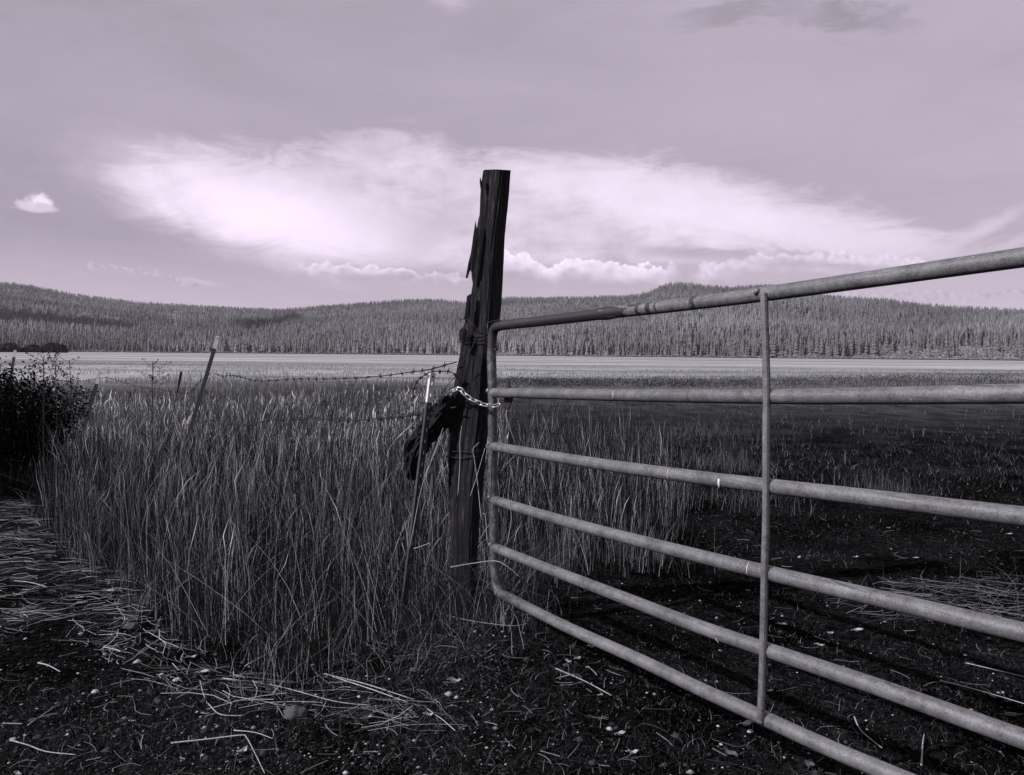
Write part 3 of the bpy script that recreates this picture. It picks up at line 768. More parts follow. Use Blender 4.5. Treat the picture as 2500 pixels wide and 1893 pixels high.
# ------------------------------------------------------------------ wires
def wire(name, pts, label, r=0.0022, barb=0.0, cat='wire', n=8):
    P = catmull([pd(*p) for p in pts], n); m = MB()
    seg = P; m.add(*tube(seg, r, 6))
    if barb:
        acc = 0
        for i in range(1, len(P)):
            acc += (P[i]-P[i-1]).length
            if acc > barb:
                acc = 0; t = (P[i]-P[i-1]).normalized()
                for q in range(2):
                    a = random.random()*3.14; d = Vector((0, math.sin(a), math.cos(a))); d = (d-t*d.dot(t)).normalized()
                    m.add(*tube([P[i]-d*0.016, P[i], P[i]+d*0.016], r*0.75, 5))
                m.add(*tube([P[i]-t*0.006, P[i]+t*0.006], r*2.2, 6))
    return tag(m.build(name, M_wire, None, True), label, cat)
wire('barbed_wire', [(462, 806, 7.95), (480, 813, 7.7), (500, 811, 7.4), (520, 815, 7.1), (548, 822, 6.8), (580, 823, 6.5), (635, 819, 6.1), (700, 819, 5.6), (760, 817, 5.2), (830, 812, 4.8), (880, 805, 4.5), (930, 798, 4.2), (968, 787, 4.0), (986, 783, 3.96)], 'top strand of barbed wire from the tall leaning steel post to the timber post', 0.003, 0.13)
wire('barbed_wire', [(430, 912, 8.0), (470, 908, 7.6), (510, 917, 7.2), (545, 917, 6.9), (580, 908, 6.5), (625, 906, 6.1), (690, 904, 5.6), (760, 908, 5.1), (830, 903, 4.7), (880, 899, 4.4), (930, 889, 4.05), (985, 880, 3.92)], 'lower sagging strand of barbed wire above the tall grass left of the timber post', 0.0038, 0.13)
wire('barbed_wire', [(457, 806, 8.0), (430, 826, 8.3), (405, 850, 8.9), (350, 842, 9.6), (290, 833, 10.2), (240, 818, 10.8), (216, 817, 11.0)], 'strand of barbed wire dipping between the two leaning steel posts', 0.003, 0.15)
wire('barbed_wire', [(214, 818, 11.0), (180, 823, 11.8), (130, 822, 13.0), (80, 812, 14.2), (28, 795, 15.5)], 'far strand of barbed wire running left to the smallest steel post', 0.003, 0.2)
wire('fence_wire', [(1000, 836, 3.97), (985, 812, 3.94), (970, 803, 3.93), (950, 803, 3.92), (935, 803, 3.90), (915, 812, 3.92), (900, 826, 3.95), (893, 850, 3.97), (892, 885, 3.98), (890, 925, 4.0)], 'loose wire looped over the steel post top and hanging down', 0.0025, 0.035)
wire('fence_wire', [(985, 812, 3.95), (965, 835, 3.96), (950, 858, 3.97), (935, 880, 3.97)], 'short slanting wire between the timber post and the steel post', 0.0018)
def wrap(ysrc, label, amp=3, seed=0, r=0.0024):
    pts = []
    rr = random.Random(seed)
    l, c, r_ = np.interp(ysrc, yL, xL), np.interp(ysrc, yC, xC), np.interp(ysrc, yR, xR)
    for t in np.linspace(0, 1, 9):
        x_ = l-3+(c-l+3)*t; pts.append((x_*S_, (ysrc+rr.uniform(-amp, amp)*0.6+amp*math.sin(t*3))*S_, PD-0.012+(1-t)*(c-l)*0.00098))
    pts += [((r_-6)*S_, (ysrc-2)*S_, PD+0.05), ((r_-12)*S_, (ysrc)*S_, PD+0.17)]
    return wire('tie_wire', pts, label, r, 0, 'wire', 5)
wrap(818, 'upper tie wire wrapped round the timber post just below the gate top', 2, 1)
wrap(826, 'middle tie wire wrapped round the timber post just below the gate top', 3, 2)
wrap(836, 'lowest of the three close tie wires round the timber post', 2, 3)
wrap(1101, 'upper tie wire round the foot of the timber post in the tall grass', 3, 4)
wrap(1114, 'lower tie wire round the foot of the timber post in the tall grass', 3, 5)
wire('twisted_wire', [(1123*S_, 780*S_, 3.93), (1132*S_, 781*S_, 3.90), (1143*S_, 782*S_, 3.89), (1152*S_, 788*S_, 3.885), (1160*S_, 798*S_, 3.88), (1163*S_, 808*S_, 3.88), (1160*S_, 822*S_, 3.88), (1157*S_, 838*S_, 3.88), (1150*S_, 855*S_, 3.885), (1142*S_, 868*S_, 3.89), (1130*S_, 884*S_, 3.90), (1118*S_, 900*S_, 3.92)], 'thin wire twisting down the face of the timber post', 0.0022)
wire('twisted_wire', [(1163*S_, 808*S_, 3.88), (1172*S_, 799*S_, 3.87), (1185*S_, 792*S_, 3.86), (1200*S_, 786*S_, 3.83), (1212*S_, 783*S_, 3.81), (1222*S_, 782*S_, 3.80), (1226*S_, 790*S_, 3.84)], 'thin wire tying the gate corner back to the timber post', 0.0022)

# ------------------------------------------------------------------ grass builder
def blades(base, height, lean_dir, lean, width, tone, segs=4, curl=0.0, head=None, rr=rng, basefade=1.0, jit=0.03):
    """ribbons; all arguments arrays of length n. returns V,F,tone"""
    n = len(base); t = np.linspace(0, 1, segs+1)
    ld = np.stack([np.cos(lean_dir), np.sin(lean_dir), np.zeros(n)], -1)
    wa_ = rr.random(n)*np.pi; wd = np.stack([np.cos(wa_), np.sin(wa_)*0.5, np.zeros(n)], -1)
    P = np.zeros((n, segs+1, 3)); W = np.zeros((n, segs+1))
    for i, ti in enumerate(t):
        horiz = lean*height*(ti**1.0*(1-curl)+ti**3*curl)
        up = height*(ti-0.35*np.clip(lean, 0, 2)*ti**2.5*curl)
        P[:, i] = base+ld*horiz[:, None]; P[:, i, 2] += up
        if 0 < i: P[:, i, :2] += rr.normal(size=(n, 2))*jit*height[:, None]*ti*0.5
        W[:, i] = width*(1-0.75*ti)
        if head is not None: W[:, i] = np.where(head & (ti > 0.74) & (ti < 0.999), width*2.0, W[:, i])
    V = np.stack([P-wd[:, None]*W[..., None]/2, P+wd[:, None]*W[..., None]/2], 2).reshape(-1, 3)
    per = (segs+1)*2
    loc = np.array([(2*i, 2*i+1, 2*i+3, 2*i+2) for i in range(segs)])
    Fq = (loc[None]+(np.arange(n)*per)[:, None, None]).reshape(-1, 4)
    tt_ = np.repeat((tone[:, None]*(basefade+(1-basefade)*t[None])), 2, 1).reshape(-1)
    return V, Fq, tt_
def merge(parts):
    V = []; Fq = []; T = []; o = 0
    for v, f, t in parts: V.append(v); Fq.append(f+o); T.append(t); o += len(v)
    return np.concatenate(V), np.concatenate(Fq), np.concatenate(T)
def in_poly(X, Y, poly):
    ins = np.zeros(len(X), bool); n = len(poly)
    for i in range(n):
        x1, y1 = poly[i]; x2, y2 = poly[(i+1) % n]
        c = ((y1 > Y) != (y2 > Y)) & (X < (x2-x1)*(Y-y1)/(y2-y1+1e-12)+x1); ins ^= c
    return ins
def sample(poly, n, rr=rng):
    P = np.array(poly); lo, hi = P.min(0), P.max(0); out = []
    tot = 0
    while tot < n:
        q = rr.uniform(lo, hi, (n*3, 2)); q = q[in_poly(q[:, 0], q[:, 1], poly)]; out.append(q); tot += len(q)
    return np.concatenate(out)[:n]
def base3(q, dz=-0.01): return np.stack([q[:, 0], q[:, 1], gh(q[:, 0], q[:, 1])+dz], -1)
def gpoly(pp): return [tuple(gp(*p).xy) for p in pp]
def tones(n, lo, hi, bright=0.08, bv=0.55):
    t = rng.uniform(lo, hi, n); k = rng.random(n) < bright; t[k] = rng.uniform(bv*0.7, bv, k.sum()); return t

# tall dry grass left of the gate
front_edge = [(70, 1075), (100, 1130), (170, 1195), (255, 1230), (320, 1310), (380, 1380), (460, 1415), (560, 1425), (650, 1425), (720, 1410), (800, 1400), (880, 1385), (950, 1350), (1020, 1335), (1085, 1318), (1105, 1290)]
near_poly = gpoly(front_edge)+[tuple(gp(1085, 1120).xy), tuple(gp(60, 1010).xy)]
parts = []
def interior(q, poly, r):
    k = np.zeros(len(q))
    for i in range(10):
        a = i*2.4; rr_ = r*math.sqrt((i+.5)/10); k += in_poly(q[:, 0]+rr_*math.cos(a), q[:, 1]+rr_*math.sin(a), poly)
    return k/10
def ragged(poly, n, r, amp=0.25, s=0.5, seed=90):
    q = sample(poly, n); e = interior(q, poly, r)+vnoise(q[:, 0], q[:, 1], s, seed)*amp*2
    k = rng.random(n) < np.clip((e-0.3)*2.2, 0.0, 1); return q[k], np.clip(e[k], 0, 1)
def leandir(q, seed):
    return vnoise(q[:, 0], q[:, 1], 0.7, seed)*7+rng.normal(0, 1.1, len(q))
def tuft_filter(q, s, thr, seed):
    return q[(vnoise(q[:, 0], q[:, 1], s, seed)+0.5) > thr]
def tufts(poly, ntuft, per, spread, r, amp, sc_, seed, hmean, hsd, hmax, wlo, whi, tlo, thi, br, bv, segs=6):
    c, e = ragged(poly, ntuft, r, amp, sc_, seed); nt = len(c)
    th_ = rng.uniform(0.6, 1.2, nt); tl = rng.normal(0, 0.10, nt); tb = rng.uniform(0.5, 1.5, nt)
    cnt = rng.integers(int(per*0.3), int(per*1.7), nt); k = np.repeat(np.arange(nt), cnt); n = len(k)
    ra = rng.random(n)*6.283; rd = np.abs(rng.normal(0, spread, n))
    q = c[k]+np.stack([np.cos(ra)*rd, np.sin(ra)*rd], -1)
    hg = rng.normal(hmean, hsd, n).clip(0.1, hmax)*(0.4+0.65*e[k])*th_[k]
    ln_ = np.abs(rng.normal(0.02, 0.075, n))+rd/spread*0.05+np.abs(tl[k])*0.6
    return blades(base3(q), hg, ra+rng.normal(0, 0.5, n), ln_, rng.uniform(wlo, whi, n), tones(n, tlo, thi, br, bv)*tb[k], segs, 0.5, rng.random(n) < 0.35, jit=0.022)
parts.append(tufts(near_poly, 1150, 24, 0.045, 0.40, 0.55, 0.32, 41, 0.50, 0.18, 0.88, 0.0008, 0.0017, 0.003, 0.020, 0.11, 0.52))
# low tangled leaves at the foot
q, e = ragged(near_poly, 8000, 0.2); n = len(q)
parts.append(blades(base3(q), rng.uniform(0.10, 0.38, n), rng.uniform(0, 6.28, n), rng.uniform(0.3, 1.2, n), rng.uniform(0.002, 0.004, n), tones(n, 0.004, 0.025, 0.08, 0.2), 5, 0.8, jit=0.07))
# broken stems leaning across
q = sample(near_poly, 420); n = len(q)
parts.append(blades(base3(q), rng.uniform(0.15, 0.5, n), rng.uniform(0, 6.28, n), rng.uniform(0.6, 2.2, n), rng.uniform(0.002, 0.0035, n), rng.uniform(0.2, 0.55, n), 4, 0.2, jit=0.06))
# nodding seed heads
q, e = ragged(near_poly, 800, 0.3); n = len(q)
parts.append(blades(base3(q), rng.uniform(0.4, 0.8, n), leandir(q, 46), rng.uniform(0.08, 0.36, n), rng.uniform(0.0013, 0.0022, n), rng.uniform(0.15, 0.5, n), 7, 1.0, np.ones(n, bool), jit=0.03))
q = sample(near_poly, 1400); n = len(q)
parts.append(blades(base3(q), rng.uniform(0.1, 0.5, n), rng.uniform(0, 6.28, n), rng.uniform(0.2, 1.4, n), rng.uniform(0.002, 0.0045, n), rng.uniform(0.004, 0.03, n), 5, 0.9, jit=0.04))
# low growth spilling over the ragged edge
sp_poly = gpoly([(40, 1075), (110, 1180), (190, 1250), (260, 1300), (320, 1385), (430, 1460), (560, 1515), (680, 1510), (820, 1450), (960, 1410), (1090, 1360), (1000, 1300), (700, 1350), (400, 1300), (200, 1150)])
q, e = ragged(sp_poly, 5200, 0.16, 0.8, 0.25, 95); n = len(q)
parts.append(blades(base3(q), rng.uniform(0.04, 0.30, n)*(0.3+0.8*e), rng.uniform(0, 6.28, n), rng.uniform(0.0, 0.9, n), rng.uniform(0.0009, 0.0019, n), tones(n, 0.004, 0.03, 0.15, 0.42), 5, 0.6, jit=0.05))
# bushier clump front centre
cl = [tuple(gp(*p).xy) for p in ((520, 1420), (560, 1500), (640, 1505), (700, 1440), (620, 1380))]
q = sample(cl, 420); n = len(q)
parts.append(blades(base3(q), rng.uniform(0.06, 0.38, n), rng.uniform(0, 6.28, n), rng.uniform(0, 1.0, n), rng.uniform(0.0012, 0.003, n), tones(n, 0.004, 0.03, 0.14, 0.35), 5, 0.7, rng.random(n) < 0.2, jit=0.06))
o = mesh_obj('tall_grass', *merge(parts)[:2], M_grass, tone=merge(parts)[2])
tag(o, 'tall dry grass growing thick left of the timber post', 'grass', kind='stuff')

# grass behind and around the fence, thinning into the field
parts = []
mid_poly = [tuple(gp(60, 1010).xy), tuple(gp(1085, 1120).xy), tuple(gp(1100, 960).xy), (-0.3, 22), (-16, 22), (-7, 7)]
q = tuft_filter(sample(mid_poly, 44000), 0.8, 0.44, 51); n = len(q); dist = np.hypot(q[:, 0], q[:, 1])
parts.append(blades(base3(q), rng.normal(0.38, 0.15, n).clip(0.08, 0.75)*np.where(dist > 11, 0.7, 1.0)*(1+0.7*vnoise(q[:, 0], q[:, 1], 1.1, 52)), rng.normal(0.3, 1.8, n), np.abs(rng.normal(0.12, 0.2, n)), 0.0022+dist*0.00035*rng.uniform(0.6, 1.3, n), tones(n, 0.008, 0.065, 0.2, 0.36)*(1+0.9*np.clip((dist-7)/6, 0, 1))*(1+0.9*vnoise(q[:, 0], q[:, 1], 1.3, 53)), 5, 0.6, rng.random(n) < 0.35, jit=0.05))
o_m = merge(parts); o = mesh_obj('fence_grass', o_m[0], o_m[1], M_grass, tone=o_m[2])
tag(o, 'mixed dry grass and weeds along and beyond the wire fence', 'grass', kind='stuff')

# patch right behind the gate
parts = []
rp = gpoly([(1078, 1245), (1130, 1228), (1220, 1222), (1330, 1212), (1420, 1188), (1470, 1150), (1500, 1100), (1500, 1050), (1440, 1010), (1300, 990), (1090, 985)])
parts.append(tufts(rp, 620, 22, 0.07, 0.5, 0.35, 0.6, 91, 0.45, 0.14, 0.68, 0.0014, 0.0028, 0.004, 0.030, 0.15, 0.42, 5))
for (px, py, rad, cnt, hh) in ((1560, 1010, 0.5, 420, 0.34), (1540, 940, 0.7, 420, 0.30), (1640, 960, 0.6, 160, 0.22), (1350, 950, 1.2, 700, 0.25), (1900, 1060, 0.35, 240, 0.28), (1620, 1085, 0.4, 220, 0.22), (1380, 1200, 0.35, 220, 0.35), (1180, 1235, 0.3, 160, 0.35)):
    c = gp(px, py); n = cnt
    q = np.stack([rng.normal(c.x, rad*0.55, n), rng.normal(c.y, rad*0.8, n)], -1)
    parts.append(blades(base3(q), rng.uniform(0.3, 1, n)*hh, rng.uniform(0, 6.28, n), rng.uniform(0, 0.6, n), rng.uniform(0.003, 0.005, n), tones(n, 0.03, 0.12, 0.15, 0.28), 4, 0.6, jit=0.05))
o_m = merge(parts); o = mesh_obj('gateway_grass', o_m[0], o_m[1], M_grass, tone=o_m[2])
tag(o, 'upright dry grass patch behind the left half of the gate', 'grass', kind='stuff')

# field beyond: coarse tussocks
parts = []
n = 70000; a_ = rng.uniform(-0.66, 0.66, n); d_ = 13*np.exp(rng.random(n)*math.log(95/13))
q = np.stack([np.tan(a_)*d_, d_], -1)
dens = vnoise(q[:, 0], q[:, 1], 7, 71)+0.5; track = (q[:, 0] > -1) & (q[:, 1] < 30) & (q[:, 0] > q[:, 1]*0.0-0.5)
kp = (dens > 0.35) & ~(track & (rng.random(n) < 0.92)); q = q[kp]; d_ = d_[kp]; n = len(q)
dk = vnoise(q[:, 0], q[:, 1]*0.4, 9, 72)+0.5
far = np.clip((d_+q[:, 0]*-0.35-20)/45+vnoise(q[:, 0], q[:, 1]*.3, 9, 73)*.5, 0, 1)
tn_ = (rng.uniform(0.03, 0.12, n)*(0.4+1.2*dk)*(1+np.clip((d_-25)/30, 0, 1)))*(1-far)+rng.uniform(0.2, 0.36, n)*far
parts.append(blades(base3(q), rng.uniform(0.15, 0.5, n)*(1-0.6*far)*np.where((q[:, 0] > q[:, 1]*0.03) & (d_ < 38), 0.35, 0.8), rng.uniform(0, 6.28, n), rng.uniform(0, 0.4, n), 0.006+d_*0.0007, tn_, 3, 0.5))
o_m = merge(parts); o = mesh_obj('field_grass', o_m[0], o_m[1], M_grass, tone=o_m[2])
tag(o, 'rough grass of the open field between the fence and the pale meadow', 'grass', kind='stuff')

# darker weed belt across the right middle distance
n = 420; pxs = rng.uniform(1080, 2300, n); pys = rng.uniform(822, 838, n)-np.clip((pxs-1500)/700, 0, 1)*18*rng.random(n)
wc = np.array([tuple(gp(a, b)) for a, b in zip(pxs, pys)]); dd = wc[:, 1:2]
hgt = 0.25+0.3*np.clip((pxs-1700)/400, 0, 1)[:, None]
V_, F_, T_ = leaf_cloud(wc, np.concatenate([dd*0.022, dd*0.03, hgt], 1), 60, 0.035, rng, 0.045)
tag(mesh_obj('weed_belt', V_, F_, M_tree, tone=T_), 'dark belt of weeds across the field behind the gate', 'weeds', kind='stuff')

# flattened straw at lower left
def flat_straw(q, length, ang, tone, width, z0, zr, segs=3):
    n = len(q); d = np.stack([np.cos(ang), np.sin(ang)], -1); t = np.linspace(-0.5, 0.5, segs+1)
    P = np.zeros((n, segs+1, 3)); bend = rng.normal(0, 0.2, n); z1 = rng.random(n)*zr
    til = rng.normal(0, 0.035, n)
    nrm = np.stack([-d[:, 1], d[:, 0]], -1)
    for i, ti in enumerate(t):
        xy = q+d*(length*ti)[:, None]+nrm*(bend*length*(ti**2)*2)[:, None]
        P[:, i, :2] = xy; P[:, i, 2] = gh(xy[:, 0], xy[:, 1])+z0+z1+til*length*ti*2
    side = np.stack([nrm[:, 0], nrm[:, 1], rng.normal(0, .5, n)], -1)
    W = width[:, None, None]/2*np.ones((1, segs+1, 1))
    V = np.stack([P-side[:, None]*W, P+side[:, None]*W], 2).reshape(-1, 3)
    loc = np.array([(2*i, 2*i+1, 2*i+3, 2*i+2) for i in range(segs)])
    Fq = (loc[None]+(np.arange(n)*(segs+1)*2)[:, None, None]).reshape(-1, 4)
    return V, Fq, np.repeat(tone, (segs+1)*2)
mat_poly = gpoly([(-150, 1085), (60, 1085), (110, 1150), (180, 1205), (270, 1240), (320, 1320), (280, 1350), (200, 1345), (80, 1335), (0, 1375), (-150, 1370)])
q = sample(mat_poly, 2300); n = len(q)
parts = [flat_straw(q, rng.uniform(0.03, 0.22, n), rng.normal(0.12, 0.6, n), 0.015+0.55*rng.random(n)**2.4, rng.uniform(0.0009, 0.0024, n), 0.004, 0.05)]
s_poly = gpoly([(140, 1340), (300, 1310), (400, 1370), (480, 1430), (600, 1480), (560, 1540), (400, 1520), (280, 1450), (180, 1390)])
q = sample(s_poly, 200); n = len(q)
parts.append(flat_straw(q, rng.uniform(0.06, 0.30, n), rng.normal(-0.75, 0.6, n), 0.04+0.5*rng.random(n)**1.5, rng.uniform(0.0010, 0.0026, n), 0.003, 0.02))
s_poly = gpoly([(480, 1480), (700, 1480), (900, 1525), (960, 1560), (900, 1600), (700, 1570), (500, 1540)])
q = sample(s_poly, 90); n = len(q)
parts.append(flat_straw(q, rng.uniform(0.06, 0.34, n), rng.normal(-0.3, 0.6, n), 0.05+0.5*rng.random(n)**1.5, rng.uniform(0.0010, 0.0022, n), 0.003, 0.015))
o_m = merge(parts); o = mesh_obj('straw_mat', o_m[0], o_m[1], M_grass, tone=o_m[2])
tag(o, 'flattened pale straw trampled along the foot of the tall grass at lower left', 'straw', kind='stuff')
# straw heap right of the gate strap
parts = []
hp = gpoly([(1790, 1290), (1950, 1250), (2230, 1240), (2260, 1330), (2100, 1345), (1900, 1335)])
q = sample(hp, 420); n = len(q)
parts.append(flat_straw(q, rng.uniform(0.05, 0.28, n), rng.normal(-0.1, 0.6, n), rng.uniform(0.03, 0.2, n), rng.uniform(0.002, 0.0035, n), 0.004, 0.03))
q = sample(hp, 90); n = len(q)
parts.append(blades(base3(q), rng.uniform(0.05, 0.2, n), rng.uniform(0, 6.28, n), rng.uniform(0.3, 1.5, n), rng.uniform(0.002, 0.003, n), rng.uniform(0.06, 0.25, n), 3, 0.3))
o_m = merge(parts); o = mesh_obj('straw_heap', o_m[0], o_m[1], M_grass, tone=o_m[2])
tag(o, 'small heap of cut straw on the dark ground behind the gate at right', 'straw', kind='stuff')

# litter, sprigs and pebbles over the bare ground
vis = [(-3.2, 1.9), (3.4, 1.9), (9.5, 13), (-0.5, 13), (0.0, 4.4), (-2.0, 4.6), (-3.4, 5)]
def screen_sample(n, x0, x1, y0, y1):
    px = rng.uniform(x0, x1, n); py = rng.uniform(y0, y1, n)
    return np.array([tuple(gp(a, b).xy) for a, b in zip(px, py)])
parts = []
qa = screen_sample(15000, 1000, 2400, 862, 1080); n = len(qa); dd = np.hypot(qa[:, 0], qa[:, 1]); pt = vnoise(qa[:, 0], qa[:, 1]*0.6, 1.6, 83)+0.5
kk = pt > 0.3+0.3*rng.random(n); qa, dd, pt = qa[kk], dd[kk], pt[kk]; n = len(qa)
parts.append(blades(base3(qa, -0.003), rng.uniform(0.02, 0.11, n)*(0.4+pt), rng.uniform(0, 6.28, n), rng.uniform(0.3, 1.6, n), 0.0012+0.0005*dd, tones(n, 0.012, 0.07, 0.1, 0.24), 4, 0.8))
# right hand side and bottom
qa = np.concatenate([screen_sample(17000, 900, 2400, 1180, 1760), screen_sample(9000, -100, 1000, 1480, 1760), screen_sample(12000, 1500, 2400, 890, 1200), screen_sample(5000, 850, 1250, 1290, 1500)])
n = len(qa); pt = vnoise(qa[:, 0], qa[:, 1], 0.5, 81)+0.5; qa = qa[pt > 0.18+0.3*rng.random(n)]; n = len(qa)
dd = np.hypot(qa[:, 0], qa[:, 1])
parts.append(blades(base3(qa, -0.003), rng.uniform(0.008, 0.045, n), rng.uniform(0, 6.28, n), rng.uniform(0.3, 1.9, n), 0.0012+0.0004*dd, tones(n, 0.006, 0.05, 0.08, 0.22), 4, 0.8))
qb = np.concatenate([screen_sample(500, -100, 2400, 1480, 1760), screen_sample(420, 1050, 2400, 1180, 1500), screen_sample(420, 1500, 2400, 890, 1200), screen_sample(240, 700, 1300, 1380, 1600), screen_sample(120, 0, 600, 1380, 1750)])
n = len(qb)
parts.append(flat_straw(qb, rng.uniform(0.015, 0.11, n), rng.uniform(-1.3, 1.3, n), 0.02+0.24*rng.random(n)**1.6, rng.uniform(0.0012, 0.003, n), 0.003, 0.012))
o_m = merge(parts); o = mesh_obj('ground_litter', o_m[0], o_m[1], M_grass, tone=o_m[2])
tag(o, 'sparse short grass sprigs and straw bits on the dark bare ground', 'ground litter', kind='stuff')
# pebbles
qp = np.concatenate([screen_sample(7000, -100, 1100, 1340, 1760), screen_sample(4000, 900, 2400, 1250, 1760), screen_sample(500, 1500, 2400, 950, 1250)])
inn = in_poly(qp[:, 0], qp[:, 1], near_poly); qp = qp[~inn]; n = len(qp)
ico_v = np.array([(1, 0, 0), (-1, 0, 0), (0, 1, 0), (0, -1, 0), (0, 0, 1), (0, 0, -1), (.7, .7, .1), (-.7, .6, .1), (-.6, -.7, .1), (.7, -.6, .1)], float)
ico_f = np.array([(4, 0, 6), (4, 6, 2), (4, 2, 7), (4, 7, 1), (4, 1, 8), (4, 8, 3), (4, 3, 9), (4, 9, 0), (5, 6, 0), (5, 2, 6), (5, 7, 2), (5, 1, 7), (5, 8, 1), (5, 3, 8), (5, 9, 3), (5, 0, 9)])
sz = rng.lognormal(math.log(0.0026), 0.65, n).clip(0.001, 0.018)
Vp = ico_v[None]*(1+0.3*(rng.random((n, 10, 1))-0.5))*sz[:, None, None]*np.array([1.2, 1.0, 0.7]); ra = rng.random(n)*6.28
c_, s_ = np.cos(ra)[:, None], np.sin(ra)[:, None]
Vp = np.stack([Vp[..., 0]*c_-Vp[..., 1]*s_, Vp[..., 0]*s_+Vp[..., 1]*c_, Vp[..., 2]], -1)+base3(qp, 0.001)[:, None]
Fp = (ico_f[None]+(np.arange(n)*10)[:, None, None]).reshape(-1, 3)
tp = np.where(rng.random(n) < 0.10, rng.uniform(0.12, 0.35, n), rng.uniform(0.006, 0.04, n))
o = mesh_obj('gravel', Vp.reshape(-1, 3), Fp, M_tree, tone=np.repeat(tp, 10))
tag(o, 'fine gravel and small stones scattered on the dark soil', 'gravel', kind='stuff')

# ------------------------------------------------------------------ rocks, leaves and stalks one can pick out
def rock(px, py, rw, label, seed, mat=M_rock, name='rock', hz=0.6):
    c = gp(px, py); c.z = float(gh(c.x, c.y)); V = []; Fc = []; nu, nv = 26, 14
    for j in range(nv+1):
        ph = math.pi*j/nv
        for i in range(nu):
            a = 2*math.pi*i/nu; d = Vector((math.cos(a)*math.sin(ph), math.sin(a)*math.sin(ph), math.cos(ph)))
            q = 1+0.28*mnoise.fractal(d*1.4+Vector((seed, 0, 0)), 1, 2, 4)
            V.append(c+Vector((d.x*rw*q, d.y*rw*0.8*q, d.z*rw*hz*q+rw*hz*0.35)))
    for j in range(nv):
        for i in range(nu): Fc.append((j*nu+i, (j+1)*nu+i, (j+1)*nu+(i+1) % nu, j*nu+(i+1) % nu))
    return tag(mesh_obj(name, V, Fc, mat, None, True), label, 'stone')
rock(636, 1556, 0.042, 'rounded grey fist sized rock on dark soil in the foreground', 1)
rock(283, 1347, 0.032, 'dull flat stone half hidden by straw at the edge of the tall grass', 5, hz=0.5)
rock(206, 1493, 0.014, 'small pale pebble on bare soil below the straw mat', 2, M_leaf, 'pebble')
rock(28, 1597, 0.011, 'tiny white pebble near the lower left edge beside a long straw', 3, M_leaf, 'pebble')
rock(1620, 1598, 0.010, 'small pale pebble beside the large leaf under the lowest gate rail', 4, M_leaf, 'pebble')

def leaf(px, py, ln, ang, label, mat=M_leaf, wd=0.55, up=0.35):
    c = gp(px, py); c.z = float(gh(c.x, c.y))+0.006; V = []; Fc = []; n = 9
    d = Vector((math.cos(ang), math.sin(ang), 0)); s = Vector((-d.y, d.x, 0)); ph = random.random()*6
    for i in range(n):
        t = i/(n-1); w_ = ln*wd*0.5*(math.sin(math.pi*min(1, t**0.7))+0.03)*(1+0.15*math.sin(9*t+ph))
        z = ln*up*(0.5*abs(2*t-1)**1.6+0.12*math.sin(7*t+ph)); cup = ln*0.12
        ctr = c+d*(t-0.5)*ln
        for k in (-1, -.5, 0, .5, 1): V.append(ctr+s*w_*k+Vector((0, 0, z+cup*k*k+0.002*math.sin(k*8+t*9))))
    for i in range(n-1):
        for k in range(4): Fc.append((i*5+k, i*5+k+1, (i+1)*5+k+1, (i+1)*5+k))
    m = len(V); V += [v-Vector((0, 0, 0.0012)) for v in V]
    Fc += [tuple(q+m for q in f[::-1]) for f in Fc]
    base_len = len(V)
    st = tube([c-d*0.5*ln+Vector((0, 0, ln*up*0.5)), c-d*0.75*ln+s*0.06*ln+Vector((0, 0, .004))], 0.0010, 5)
    V += st[0]; Fc += [tuple(q+base_len for q in f) for f in st[1]]
    return tag(mesh_obj('fallen_leaf', V, Fc, mat), label, 'leaf', 'dry leaves fallen on the ground')
